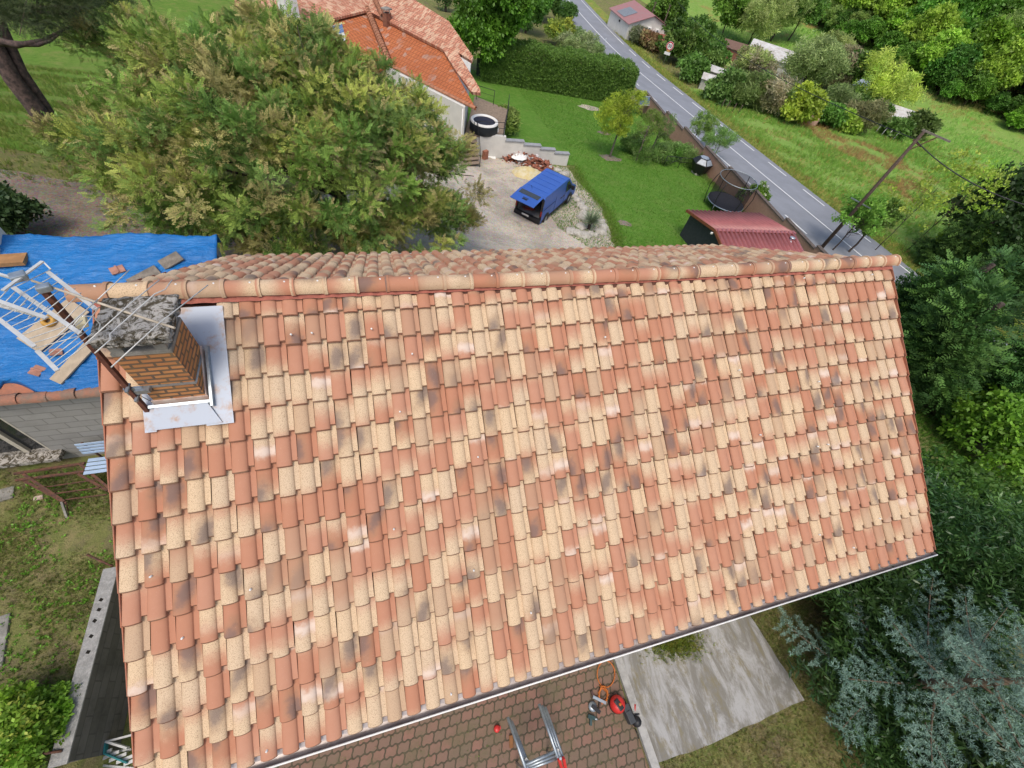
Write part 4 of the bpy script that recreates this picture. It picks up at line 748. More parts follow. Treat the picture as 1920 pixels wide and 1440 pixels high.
def wheel(x,y):
    mb=MB(); sg=1 if y>0 else -1; 
    for pr,nm,mt_ in ([((.20,-.10),(.30,-.11),(.335,-.07),(.335,.07),(.30,.11),(.20,.10)),'wheel',BLACK],):
        rings=[[mb.b.verts.new((x+r*math.cos(t),y+d,.335+r*math.sin(t))) for t in [2*math.pi*k/24 for k in range(24)]] for r,d in pr]
        for a,b in zip(rings,rings[1:]):
            for k in range(24): mb.b.faces.new((a[k],a[(k+1)%24],b[(k+1)%24],b[k])).smooth=True
        wv=mb.done('wheel',BLACK,VAN,world=False)
    mb=MB(); v=[mb.b.verts.new((x+.205*math.cos(t),y+sg*.085,.335+.205*math.sin(t))) for t in [2*math.pi*k/20 for k in range(20)]]; mb.b.faces.new(v); c=mb.b.verts.new((x,y+sg*.11,.335)); 
    mb.done('rim',GALV,wv,world=False)
for x in (.78,4.25):
    for y in (-.90,.90): wheel(x,y)
mb=MB()
for sg in (-1,1):
    mb.box((2.5,sg*(h+.004),.42),(4.6,.02,.12))
    for x in (.78,4.25): v=[(x+.43*math.cos(t),sg*(h+.006),.36+.43*math.sin(t)) for t in [math.pi*k/10 for k in range(11)]]; mb.face(v if sg<0 else v[::-1])
mb.done('sill_and_arches',BLACK,VAN,world=False,norm=False)
for sg in (-1,1):
    y=lambda z: sg*(h*(1-.10*max(0,(z-1.2)/.77))+.008); P=[(3.35,1.16),(3.35,1.80),(3.70,1.80),(4.28,1.22),(4.28,1.16)]; mb=MB(); f=[(x,y(z),z) for x,z in P]; mb.face(f if sg<0 else f[::-1]); mb.done('side_window',GLASS,VAN,world=False,norm=False)
    mb=MB(); mb.box((4.15,sg*(h+.14),1.22),(.12,.22,.26),bev=.03); mb.done('door_mirror',BLACK,VAN,world=False)
    mb=MB(); mb.box((3.1,sg*(h+.012),1.02),(.24,.02,.05)); mb.box((2.75,sg*(h+.012),1.02),(.24,.02,.05)); mb.done('door_handle',BLACK,VAN,world=False)
    mb=MB(); [mb.box((x,sg*(h+.004),.95),(.012,.01,1.0)) for x in (3.25,1.85)]; mb.box((1.0,sg*(h+.005),1.18),(1.7,.012,.03)); mb.done('door_seam',mat('dark_blue_seam',(.012,.03,.12),.5),VAN,world=False)
f=[(3.74,.80,1.915),(3.74,-.80,1.915),(4.40,-.90,1.30),(4.40,.90,1.30)]; mb=MB(); mb.prism([Vector(p)+Vector((.01,0,.012)) for p in f],(0.004,0,.004)); mb.done('windscreen',GLASS,VAN,world=False)
mb=MB(); [mb.box((x,0,1.978),(.02,1.5,.012)) for x in (.8,1.4,2.0,2.6,3.2)]; mb.done('roof_ribs',VB,VAN,world=False)
mb=MB(); mb.tube([(.6,.3,1.97),(.45,.33,2.2)],.012,5); mb.done('antenna',BLACK,VAN,world=False)
mb=MB(); mb.box((-.145,.1,.58),(.012,.5,.11)); mb.done('number_plate',WHITE,VAN,world=False)
mb=MB(); c=V3(*vo); rg=random.Random(1)
mb.tube([Vector((.5+.35*math.cos(t*1.7)*rg.uniform(.4,1),.2+.4*math.sin(t*1.3),.60+.02*t)) for t in range(14)],.02,6); o=mb.done('red_hose',mat('red_hose_rubber',(.35,.05,.03),.6),None); o.location=vo; o.rotation_euler=(0,0,math.atan2(fd[1],fd[0])); tag(o,'tangle of red hose on the load floor of the blue van','hose')
# stones
STONE=mat('pale_stone',(.50,.47,.41),.92,.35,4,col2=(.33,.31,.26),bump=.6,bs=15)
def rock(c,r,seed,label,group):
    rg=random.Random(seed); bm=bmesh.new(); bmesh.ops.create_icosphere(bm,subdivisions=2,radius=r); sx,sy,sz=rg.uniform(.9,1.5),rg.uniform(.7,1.1),rg.uniform(.45,.75); a=rg.uniform(0,3)
    for v in bm.verts: k=1+.35*mnoise.noise(v.co/r*1.3+Vector((seed*3.1,0,0))); x,y=v.co.x*sx*k,v.co.y*sy*k; v.co=Vector((x*math.cos(a)-y*math.sin(a),x*math.sin(a)+y*math.cos(a),v.co.z*sz*k))
    me=bpy.data.meshes.new('stone'); bm.to_mesh(me); bm.free(); o=link('stone',me,STONE); o.location=tuple(c+V3(0,0,r*.25)); tag(o,label,'stone',group)
rg=random.Random(12)
for i,(x,y) in enumerate(((1071,436),(1083,441),(1096,443),(1107,441),(1116,443),(1126,438),(1131,428),(1124,420),(1090,428))): rock(gp(x,y),rg.uniform(.30,.42),i,'pale rough stone in the ring edging the spiky plant','stones around the spiky plant')
for i,(x,y) in enumerate(((1070,362),(1077,370),(1082,378),(1088,386),(1093,394),(1094,402),(1092,411),(1046,322),(1056,330),(1064,340))): rock(gp(x,y),rg.uniform(.28,.42),30+i,'pale edging stone in the row between the gravel and the lawn','edging stones beside the van')
for i,(x,y) in enumerate(((866,405),(872,415),(878,378),(870,390))): rock(gp(x,y),.3,60+i,'white stone under the right edge of the big feathery tree','stones under the big tree')
# ---------------------------------------------------------------- roadside garden wall, garden things
BRK=brickmat('pink_brick',(.47,.27,.19),(.42,.235,.165),(.36,.26,.2),.25,.075,.01,dirt=(.25,.16,.10),da=.35,bump=.4)
WXf=lambda y: 33.6+.08*(y-27.7)
gw=thing('garden_wall','long pinkish brick garden wall stepping down beside the road','wall',(33.6,27.7,H(33.6,27.7))); DARKCAP=mat('dark_wall_coping',(.15,.12,.10),.9,.4,5)
ys=[4,9.5,13.5,17.2,21.5,25.8,30.2,34.8,39.2,45.5]
for y0,y1 in zip(ys,ys[1:]):
    h=1.72; z=H(WXf((y0+y1)/2),(y0+y1)/2)+h; mb=MB(); mb.prism([(WXf(y0),y0,-10),(WXf(y1),y1,-10),(WXf(y1)+.22,y1,-10),(WXf(y0)+.22,y0,-10)],(0,0,z+10)); uvproj(mb.done('wall_section',BRK,gw))
    mb=MB(); mb.prism([(WXf(y0)-.05,y0-.02,z),(WXf(y1)-.05,y1+.02,z),(WXf(y1)+.27,y1+.02,z),(WXf(y0)+.27,y0-.02,z)],(0,0,.06)); mb.done('coping',DARKCAP,gw)
sp_=thing('solar_panel','tilted solar panel on a post at the right end of the clipped hedge','solar panel',gp(1210,215)); c=gp(1210,215); P=[at(1188,178,-6.0),at(1220,181,-6.0),at(1223,198,-6.7),at(1192,196,-6.7)]
mb=MB(); mb.prism(P,(0,0,-.05)); mb.done('frame',ALU,sp_); cc=sum(P)/4; mb=MB(); mb.prism([cc+(p-cc)*.92+V3(0,0,.012) for p in P],(0,0,-.006)); mb.done('cells',mat('solar_cells',(.10,.15,.24),.3,.15,10,spec=.5),sp_); mb=MB(); mb.tube([cc,(cc[0],cc[1],H(cc[0],cc[1])-.2)],.06,8); mb.done('post',BLACK,sp_)
bb=gp(1306,327); bq=thing('covered_barbecue','hexagonal black covered barbecue on a stone base in front of the brick wall','barbecue',bb); LGT=mat('grey_cover_panel',(.30,.34,.38),.35,.3,3,spec=.5)
hexa=lambda r,z,o=.3: [bb+V3(r*math.cos(o+k*math.pi/3),r*math.sin(o+k*math.pi/3),z) for k in range(6)]
mb=MB(); A0,A1,A2=hexa(.62,.25),hexa(.98,1.15),hexa(.55,1.55)
for a,b in ((A0,A1),(A1,A2)):
    for k in range(6): mb.face([a[k],a[(k+1)%6],b[(k+1)%6],b[k]])
mb.face(A2); mb.done('cover',BLACK,bq)
for k in (3,4): mb=MB(); a=[A1[k],A1[(k+1)%6],A2[(k+1)%6],A2[k]]; c=sum(a)/4; d=unit(c-(bb+V3(0,0,.7)))*.02; mb.face([c+(p-c)*.86+d for p in a]); mb.done('grey_panel',LGT,bq,norm=False)
mb=MB(); c=sum(A2)/6; mb.face([c+(p-c)*.8+V3(0,0,.02) for p in A2]); mb.done('grey_panel',LGT,bq,norm=False); MB().box(bb+V3(0,0,.1),(.9,.8,.4),bev=.05).done('stone_base',STONE,bq)
tr=thing('trampoline','round trampoline with a tall black safety net and curved poles behind the red shed','trampoline',gp(1352,388)); tc_=gp(1352,392); tz_=tc_[2]; top=(at(1347,362,tz_+2.3)+at(1413,362,tz_+2.3))/2
TRr=1.5; mb=MB(); mb.lathe([(TRr,.62),(TRr+.04,.66),(TRr,.70)],tc_,36); mb.done('frame',mat('blue_grey_steel',(.20,.25,.32),.4,.1,5,metal=.3),tr)
mb=MB(); mb.lathe([(TRr-.02,.68),(TRr-.3,.67),(0,.64)],tc_,36); mb.done('jumping_mat',mat('black_mat',(.035,.035,.045),.7),tr)
mb=MB(); mb.tube([tc_+V3(TRr*math.cos(t),TRr*math.sin(t),2.55) for t in [6.2832*k/40 for k in range(41)]],.025,6); mb.done('top_ring',GALV,tr)
NETM=NT('safety_net'); tb_n=NETM.new('BsdfTransparent'); mxn=NETM.new('MixShader'); mxn.inputs[0].default_value=.42; NETM.fin((.02,.02,.025),.9,.1); NETM.t.links.new(tb_n.outputs[0],mxn.inputs[1]); NETM.t.links.new(NETM.p.outputs[0],mxn.inputs[2]); NETM.t.links.new(mxn.outputs[0],NETM.n['Material Output'].inputs[0])
mb=MB(); mb.lathe([(TRr-.03,.70),(TRr-.03,2.54)],tc_,36); mb.done('net',NETM.m,tr,norm=False)
for k in range(6):
    t=.35+k*math.pi/3; d=V3(math.cos(t),math.sin(t),0); MB().tube([tc_+d*(TRr+.02)+V3(0,0,0),tc_+d*(TRr+.18)+V3(0,0,.7),tc_+d*(TRr+.28)+V3(0,0,1.5),tc_+d*(TRr+.15)+V3(0,0,2.2),tc_+d*TRr+V3(0,0,2.56)],.028,7).done('pole',BLACK,tr)
    MB().tube([tc_+d*TRr+V3(0,0,.66),tc_+d*(TRr)+V3(0,0,0)],.022,6).done('leg',GALV,tr)
sh=thing('garden_shed','dark garden shed with a ribbed dark red metal roof behind the tiled ridge','shed',gp(1370,430)); RM=mat('red_metal_roof',(.36,.118,.112),.42,.18,1.5,spec=.45,fine=.06); DG=mat('charcoal_boards',(.045,.05,.056),.7,.25,5,fine=.1)
zr=-3.0; r0,r1=at(1340,432,zr),at(1490,437,zr); rd=unit((r1-r0)*V3(1,1,0)); rn=V3(-rd[1],rd[0],0); e0=at(1294,395,zr-.75); hw=abs(np.dot(e0-r0,rn)); RLn=np.linalg.norm(r1-r0)
def corr(sg,nm):
    V=[];n_=int(RLn/.04); 
    for j in range(2):
        for i in range(n_+1):
            x=RLn*i/n_; h=.11 if (i%8) in (3,4) else 0; p=r0+rd*x+rn*sg*(hw*j+.02)+V3(0,0,-.75*j+h*1.0); V.append(p)
    F=[(i,i+1,n_+1+i+1,n_+1+i) for i in range(n_)]; o=npmesh(nm,V,F,RM,sh,True); o.modifiers.new('s','SOLIDIFY').thickness=.01; return o
corr(1,'roof'); corr(-1,'roof'); mb=MB(); mb.beam(r0+V3(0,0,.05),r1+V3(0,0,.05),.3,.05); mb.done('ridge_cap',RM,sh)
for sg in (1,-1): MB().beam(r0+V3(0,0,.0),r0+rn*sg*hw+V3(0,0,-.75),.05,.17).done('barge_board',mat('rust_board',(.27,.09,.04),.7,.3,6),sh)
for i in range(3):
    pass
iw=hw-.25; a=r0+rd*.3; b=r1-rd*.3; zb=-6.6
mb=MB(); mb.prism([(*(p)[:2],zb) for p in (a+rn*iw,b+rn*iw,b-rn*iw,a-rn*iw)],(0,0,zr-.72-zb)); mb.prism([a+rn*iw+V3(0,0,-.72),a-rn*iw+V3(0,0,-.72),a+V3(0,0,-.05)],b-a); mb.done('wall',DG,sh)
o_=a-rd*.02; mb=MB(); z=lambda v: V3(0,0,v-zr); mb.prism([o_+rn*-.2+z(-6.3),o_+rn*-1.3+z(-6.3),o_+rn*-1.3+z(-3.95),o_+rn*-.2+z(-3.95)],-rd*.02); mb.done('door_opening',NT('dark_opening').fin((.025,.015,.012),1,0),sh)
c=r1-rd*.55-rn*.55+V3(0,0,-.18); mb=MB(); mb.lathe([(.30,-.03),(.26,.03),(.12,.05),(.12,.16),(.17,.18),(.17,.22),(.0,.24)],c,20); mb.done('roof_vent',ZINC,sh)
mb=MB(); mb.box(r0-rd*.1+V3(0,0,-.2),(.14,.1,.12),bev=.02); mb.done('lamp',WHITE,sh)
fe=thing('wire_gate','low black wire gate panels standing at the lawn edge near the covered barbecue','gate',gp(1265,310)); mb=MB(); 
rail('gate_frame',[gp(1243,313),gp(1270,316)],1.0,fe,1,r=.03); rail('gate_frame',[gp(1270,316),gp(1298,318)],1.0,fe,1,r=.025); mb=MB(); a,b=gp(1228,307),gp(1241,313); mb.tube([a,(a+b)/2+V3(0,0,1.0),b],.025,6); mb.tube([gp(1243,313),gp(1270,316)+V3(0,0,1)],.02,6); mb.done('brace',BLACK,fe)
# utility pole with cables
POLEW=mat('brown_pole_wood',(.115,.08,.062),.9,.4,8,bump=.4); pb=gp(1540,465); ph=8.83; up_=thing('utility_pole','tall brown wooden utility pole with a cross arm, leaning over the road','utility pole',pb); mb=MB(); mb.tube([pb+V3(0,0,-.5),pb+V3(0,0,ph)],[.15,.10],12); mb.done('pole',POLEW,up_)
pt=pb+V3(0,0,ph); ax=V3(*at(1775,266,pt[2]-.15))-V3(*at(1725,242,pt[2]-.15)); mb=MB(); mb.beam(V3(*at(1729,243,pt[2]-.1)),V3(*at(1782,266,pt[2]-.1)),.09,.10); mb.done('cross_arm',WOODG,up_); mb=MB(); mb.beam(pt+V3(0,0,-1.2),V3(*at(1760,256,pt[2]-.15)),.05,.05); mb.tube([V3(*at(1727,275,pt[2]-.9)),V3(*at(1712,262,pt[2]-.7))],.05,6); mb.done('brace',RUST,up_)
q_=pb+V3(0,0,3.9); d=V3(*at(1643,376,q_[2]))-V3(*at(1610,358,q_[2])); mb=MB(); mb.beam(q_-d*.55,q_+d*.55,.05,.07); mb.done('lower_arm',GALV,up_)
def cable(a,b,sag,r,label,n_=24):
    a,b=V3(*a),V3(*b); pts=[a+(b-a)*i/n_+V3(0,0,-sag*4*(i/n_)*(1-i/n_)) for i in range(n_+1)]; mb=MB(); mb.tube([p-a for p in pts],r,5); o=mb.done('overhead_cable',BLACK,None); o.location=a; return tag(o,label,'cable')
cable(pt+V3(0,0,-.55),V3(*at(1960,395,1.2)),.5,.035,'thick black twisted cable running from the pole down to the right')
cable(pt+V3(0,0,-.5),gp(1245,70)+V3(0,0,5.6),1.4,.028,'long thin black cable running from the pole over the meadow')
# road sign, cottage and poles across the road
sb=gp(1243,122); sn=thing('speed_limit_sign','round red and white 50 speed limit sign with a plate below, beside the road','road sign',sb); fdir=unit(V3(CAM[0]-sb[0],CAM[1]-sb[1],0)); fdir=unit(fdir+V3(-.25,-.1,0)); sx=V3(-fdir[1],fdir[0],0)
MB().tube([sb,sb+V3(0,0,3.0)],.035,8).done('post',GALV,sn)
def disc(r,c,name,mt,par,off):
    mb=MB(); mb.prism([c+fdir*off+sx*r*math.cos(t)+V3(0,0,1)*r*math.sin(t) for t in [6.2832*k/28 for k in range(28)]],fdir*.012); return mb.done(name,mt,par)
SW=mat('sign_white',(.78,.78,.76),.5,.05); SR_=mat('sign_red',(.52,.02,.025),.5,.08); c=sb+V3(0,0,2.65); dsc=disc(.62,c,'disc_edge',SW,sn,.04); disc(.585,c,'disc',SR_,sn,.055); disc(.43,c,'disc_face',SW,sn,.07)
def textobj(name,body,size,mt,par,loc,ex=.004):
    cu=bpy.data.curves.new(name,'FONT'); cu.body=body; cu.size=size; cu.align_x='CENTER'; cu.align_y='CENTER'; cu.extrude=ex; cu.offset=size*.02
    tmp=bpy.data.objects.new(name,cu); COL.objects.link(tmp); dg=bpy.context.evaluated_depsgraph_get(); me=bpy.data.meshes.new_from_object(tmp.evaluated_get(dg)); bpy.data.objects.remove(tmp); M_=Matrix((sx,(0,0,1),fdir)).transposed().to_4x4(); M_.translation=Vector(loc); me.transform(M_); o=link(name,me,mt,par,True); return o
textobj('number','50',.62,BLACK,sn,c+fdir*.09)
mb=MB(); mb.prism([sb+V3(0,0,1.45)+sx*-.5+fdir*.05,sb+V3(0,0,1.45)+sx*.5+fdir*.05,sb+V3(0,0,1.85)+sx*.5+fdir*.05,sb+V3(0,0,1.85)+sx*-.5+fdir*.05],fdir*.02); mb.done('plate',SW,sn); mb=MB(); mb.prism([sb+V3(0,0,1.88)+sx*-.27+fdir*.05,sb+V3(0,0,1.88)+sx*.27+fdir*.05,sb+V3(0,0,2.12)+sx*.27+fdir*.05,sb+V3(0,0,2.12)+sx*-.27+fdir*.05],fdir*.02); mb.done('yellow_plate',mat('sign_yellow',(.55,.33,.10),.5,.1),sn)
c0,c1=gp(1171,76),gp(1138,48); ct=thing('roadside_cottage','small cream building with a faded red metal roof, right beside the road','cottage',c0); cdv=unit((c1-c0)*V3(1,1,0)); LW=np.linalg.norm((c1-c0)[:2])*1.0; cn=V3(cdv[1],-cdv[0],0); cn=cn if cn[0]>0 else -cn; CWd=9.0; hz=2.45; zb=min(c0[2],c1[2])-1; z0=c0[2]+hz
b_=[c0,c1,c1+cn*CWd,c0+cn*CWd]; mb=MB(); mb.prism([(p[0],p[1],zb) for p in b_],(0,0,z0-zb)); rp=[c0+cn*CWd*.5,c1+cn*CWd*.5]; mb.prism([(*c0[:2],z0),(*(c0+cn*CWd)[:2],z0),(*rp[0][:2],z0+1.5)],(c1-c0)*V3(1,1,0)); mb.done('wall',RENDER,ct)
FADE=mat('faded_red_roof',(.36,.16,.155),.6,.2,2,col2=(.33,.19,.18)); ov=.35
for sg,(u,v) in enumerate((((c0-cn*ov-cdv*ov),(c1-cn*ov+cdv*ov)),((c0+cn*(CWd+ov)-cdv*ov),(c1+cn*(CWd+ov)+cdv*ov)))):
    zz=z0-1.5*ov/(CWd/2)+.05; mb=MB(); mb.prism([(*u[:2],zz),(*v[:2],zz),(*(rp[1]+cdv*ov)[:2],z0+1.6),(*(rp[0]-cdv*ov)[:2],z0+1.6)],(0,0,.1)); mb.done('roof',FADE,ct)
A_=lambda t,s,h: (c0-cn*ov)+cdv*LW*t+cn*(CWd/2+ov)*s+V3(0,0,z0-c0[2]-1.5*ov/(CWd/2)+.19+(1.5+1.5*ov/(CWd/2)+.06)*s-0+h)
mb=MB(); mb.prism([A_(.35,.1,0),A_(.75,.1,0),A_(.75,.62,0),A_(.35,.62,0)],(0,0,.02)); mb.done('grey_roof_panel',mat('grey_panel_mat',(.22,.24,.26),.5,.2,3),ct)
gf_=c0-cdv*.04
for s_,h in ((.46,1.9),(.66,1.75)):
    c=c0+cn*CWd*s_-cdv*.18+V3(0,0,h+.2); ac=MB().box(c,(.9,.35,.6),rz=math.atan2(cn[1],cn[0])).done('air_conditioner',WHITE,ct); mb=MB(); mb.tube([c-cdv*.2,c-cdv*.22],.24,16); mb.done('fan_grille',mat('fan_grey',(.2,.22,.22),.6),ac)
u=c0+cn*2.2; v=c0+cn*8.6; mb=MB(); mb.prism([(*u[:2],c0[2]+1.55),(*v[:2],c0[2]+1.55),(*(v-cdv*2.8)[:2],c0[2]+.95),(*(u-cdv*2.8)[:2],c0[2]+.95)],(0,0,.1)); mb.done('porch_roof',mat('porch_red',(.33,.10,.075),.7,.25,3),ct)
for p in (u-cdv*2.7,(u+v)/2-cdv*2.7,v-cdv*2.7): mb=MB(); mb.tube([(*p[:2],c0[2]-.6),(*p[:2],c0[2]+.95)],.07,6); mb.done('porch_post',WOODG,ct)
mb=MB(); mb.prism([(*(c0+cn*.9-cdv*.03)[:2],c0[2]-.3),(*(c0+cn*2.0-cdv*.03)[:2],c0[2]-.3),(*(c0+cn*2.0-cdv*.03)[:2],c0[2]+1.2),(*(c0+cn*.9-cdv*.03)[:2],c0[2]+1.2)],-cdv*.05); mb.done('shed_door',WOODG,ct)
MB().box(c0+cdv*LW*.45-cn*.05+V3(0,0,1.9),(.3,.3,.3)).done('wall_lamp',BLACK,ct)
for px,py,h,lab in ((1208,70,5.2,'thin dark pole in front of the cream building, nearer its corner'),(1233,78,5.4,'thin dark pole right of the cream building, beside the dense bush')):
    mb=MB(); mb.tube([(0,0,-.3),(0,0,h)],[.14,.09],8); mb.box((0,0,h),(.5,.1,.1)); o=mb.done('thin_pole',POLEW,None); o.location=gp(px,py); tag(o,lab,'pole')
b=gp(1128,104); sg_=thing('road_sign_post','thin grey sign post seen edge on with two narrow plates beside the hedge','road sign',b); MB().tube([b,b+V3(0,0,2.3)],.045,8).done('post',GALV,sg_)
for h in (1.1,1.5): MB().box(b+V3(-.1,0,h-.4),(1.5,.05,.14),rz=.3).done('plate',mat('plate_back_grey',(.42,.44,.46),.5,.1),sg_)
# plots across the road: greenhouses, sheds, mobile home
def hut(name,label,cat,px,py,w,d,h,rz,wm,rm,rise=.7):
    c=gp(px,py); t=thing(name,label,cat,c,rz); mb=MB(); mb.prism([(-w/2,-d/2,-1),(w/2,-d/2,-1),(w/2,d/2,-1),(-w/2,d/2,-1)],(0,0,h+1)); mb.prism([(-w/2,-d/2,h),(-w/2,d/2,h),(-w/2,0,h+rise)],(w,0,0)); mb.done('wall',wm,t,world=False)
    for sg in (-1,1): mb=MB(); mb.prism([(-w/2-.2,sg*(d/2+.25),h-.08),(w/2+.2,sg*(d/2+.25),h-.08),(w/2+.2,0,h+rise+.07),(-w/2-.2,0,h+rise+.07)],(0,0,.07)); mb.done('roof',rm,t,world=False)
    return t
PALE=mat('pale_roof_sheet',(.60,.60,.58),.6,.25,1.5,col2=(.45,.42,.38)); PWALL=mat('dirty_white_wall',(.55,.53,.49),.9,.25,2); RWALL=mat('rust_wall',(.28,.12,.085),.8,.3,3); BLUEW=mat('pale_blue_sheet',(.50,.58,.66),.5,.15,2)
hut('plastic_greenhouse','large ragged white greenhouse among the bare trees across the road','greenhouse',1448,138,12,6.5,2.6,-.72,PALE,PALE,1.2); hut('low_shed','small brown shed at the left end of the white greenhouse','shed',1368,112,5,3.5,2.0,-.6,RWALL,mat('brown_roof',(.20,.12,.09),.8,.3))
hut('white_mobile_home','white cabin with a pale blue roof and a red gable, half hidden by trees','cabin',1582,186,8.5,4.5,2.4,-.75,BLUEW,BLUEW,.9); hut('open_barn','pale low barn with a dark open front behind the yellow willow','barn',1655,238,7,5,2.2,-.72,PWALL,PALE,.8)
hut('rubble_shed','low white ruined shed behind the road sign bushes','shed',1338,150,6,3,1.4,-.7,PALE,PALE,.3); hut('white_hut','tiny white hut hidden in the shrubs left of the yellow shrub','hut',1322,168,2.2,2,1.5,-.6,PWALL,PALE,.4)
c=gp(1519,234); mb=MB(); mb.lathe([(.0,1.1),(.6,1.1),(.75,.9),(.75,0)],(0,0,0),18); o=mb.done('clay_tank',mat('clay_pink',(.42,.27,.20),.8,.2),None); o.location=c; tag(o,'round pink water tank at the edge of the meadow','tank')
for i,(px,py) in enumerate(((1350,205),(1360,208),(1371,213),(1382,216),(1640,250),(1650,256),(1660,260),(1672,264))):
    mb=MB(); mb.tube([(0,0,-.2),(.05,0,1.3)],.06,6); o=mb.done('fence_stake',POLEW if i<4 else PALE,None); o.location=gp(px,py); tag(o,'dark leaning fence stake at the meadow edge across the road' if i<4 else 'pale fence stake in the grass below the pale barn','stake','dark fence stakes' if i<4 else 'pale fence stakes')
for i,(px,py) in enumerate(((1681,152),(1701,154))): mb=MB(); mb.box((0,0,.5),(1.0,.6,1.0),bev=.1); o=mb.done('white_hive',SW,None); o.location=gp(px,py); tag(o,'small white box at the foot of the wood','box','white boxes by the wood')
# ---------------------------------------------------------------- vegetation
def Bk(base,px,py,z,r,rz=None):     # a crown blob seen at a pixel, at height z, relative to the base
    q=at(px,py,z)-base; return (q[0],q[1],q[2],r,rz or r*.8)
LEAFQ=leaf_t(.55,.12); SPRIG=sprig_t(7,.30,.62); SPRIG5=sprig_t(5,.42,.8,seed=5); FROND=spray_t(6,.115,.36,52,.22); FAN=spray_t(5,.16,.42,48,.35,seed=3,stem=False); LONG=sprig_t(7,.17,.75,seed=9); WISP=spray_t(5,.05,.30,35,.1,seed=8)
GRN=[(.055,.115,.016),(.075,.15,.02),(.045,.095,.014)]
# the big feathery mimosa
mb_=V3(2.2,12.8,H(2.2,12.8)); C0=V3(.9,12.0,2.0)-mb_
bl=[(C0[0],C0[1],C0[2],5.6,2.9)]+[(C0[0]+5.4*math.cos(a)*k,C0[1]+3.9*math.sin(a)*k,C0[2]+dz,2.0,1.5) for a,k,dz in ((0,.9,-.8),(.7,.9,.2),(1.5,.9,.8),(2.3,.95,.6),(3.1,.86,-.2),(3.9,.95,-.9),(4.7,.85,-1.6),(5.5,.95,-1.4),(1.1,.3,2.2),(2.6,.5,1.7),(4.2,.4,1.2),(5.6,.5,.9))]
bl+=[Bk(mb_,x,y,z,r) for x,y,z,r in ((430,415,.4,1.5),(560,425,.1,1.5),(690,430,-.2,1.5),(810,405,-.6,1.6),(850,420,-1.0,1.3),(760,440,-.6,1.4),(620,445,-.2,1.4),(300,340,.9,1.5),(190,270,1.3,1.6),(260,110,2.8,1.6),(700,230,1.6,1.6),(800,310,.2,1.5),(480,60,2.6,1.4))]
tree('mimosa_tree','huge round feathery mimosa tree with olive and bronze foliage behind the ridge','tree',mb_,4.4,bl,900,76,.44,FROND,.27,[(.125,.195,.036),(.165,.22,.042),(.09,.155,.032),(.22,.24,.052),(.12,.18,.045),(.24,.215,.08)],r=.28,lean=(-.6,-.3),seed=2,lm=NEEDLE,nl=26,flat=.75,up=.35,cvar=.2,out=.9,tip=((.24,.20,.085),.12))
# pine with two leaning stems, top left
pbz=gp(97,250); pt_=thing('pine_tree','tall pine with two dark leaning stems at the top left corner','tree',pbz); rng=np.random.default_rng(4)
pb_=[Bk(pbz,x,y,z,r) for x,y,z,r in ((50,5,4.6,1.1),(110,15,4.2,1.3),(165,35,3.6,1.1),(130,62,3.2,.7),(60,-30,5.0,1.6),(180,-5,3.8,1.2),(15,25,5,.8),(230,-20,3.6,1.1),(90,50,3.6,.6))]
V,F,c_=crown(rng,pb_,150,70,.42,WISP,.30,[(.045,.07,.022),(.06,.085,.03),(.035,.06,.02),(.08,.10,.045)],up=.2,flat=.5); npmesh('crown',V,F,NEEDLE,pt_,cols=c_)
mb=MB(); limbs(mb,rng,(0,0,-.4),(.1,.2,7.2),.36,[b[:3] for b in pb_]); limbs(mb,rng,(.1,.25,-.2),(.7,1.1,7),.24,[b[:3] for b in pb_[3:7]]); mb.done('trunk',mat('pine_bark',(.15,.10,.085),.95,.6,7,col2=(.055,.042,.038),bump=1,bs=14),pt_,world=False)
def shrub(name,label,px,py,h,r,pal,tm=SPRIG,size=.3,nc=40,per=30,seed=0,lm=LEAF,group=None,base=None,cr=None,cat='shrub',tip=None,r_=.06,up=.4):
    b=base if base is not None else gp(px,py); rr=random.Random(seed)
    bl=[(rr.uniform(-.35,.35)*r,rr.uniform(-.35,.35)*r,h*rr.uniform(.35,.62),r*.72,h*.42) for _ in range(4)]
    return tree(name,label,cat,b,h*.55,bl,nc,per,cr or r*.3,tm,size,pal,r=r_,seed=seed,lm=lm,nl=8,group=group,tip=tip,up=up)
shrub('leafy_bush','dark leafy bush beyond the top left corner of the blue tarpaulin',45,448,1.5,1.0,[(.04,.075,.025),(.055,.095,.03)],SPRIG5,.22,40,30,3)
b=gp(15,1425); shrub('climbing_shrub','bright yellow green broad leaved shrub in the bottom left corner',0,0,1.0,.85,[(.13,.25,.02),(.17,.29,.035),(.10,.21,.018)],SPRIG5,.115,90,46,5,base=b,tip=((.30,.36,.06),.1))
shrub('climbing_shrub','bright green broad leaved shrub against the low end of the boundary wall',105,1345,.6,.5,[(.12,.24,.02),(.15,.27,.03)],SPRIG5,.10,30,34,6)
# laurels right of the house
LAU=[(.032,.075,.017),(.045,.098,.022),(.024,.058,.015),(.06,.118,.03)]
for i,(x,y,h,r,lab) in enumerate(((12.6,-4.6,2.3,1.35,'dark laurel bush nearest the gutter end, beside the concrete slab'),(14.4,-3.2,2.9,1.8,'tall dark laurel bush at the lower right corner of the tiled roof'),(15.6,-5.6,3.4,1.9,'dark laurel bush behind the blue cedar, near the right edge'),(12.2,-7.0,1.7,1.2,'low dark laurel bush at the foot of the blue cedar'),(13.9,-7.3,1.5,1.3,'dark laurel bush directly under the blue cedar'),(12.9,-9.0,2.0,1.3,'dark laurel bush at the bottom right below the blue cedar'))):
    shrub('laurel_bush',lab,0,0,h,r,LAU,LONG,.24,80,48,20+i,GLOSSY,'dark laurels beside the house',V3(x,y,H(x,y)),.62)
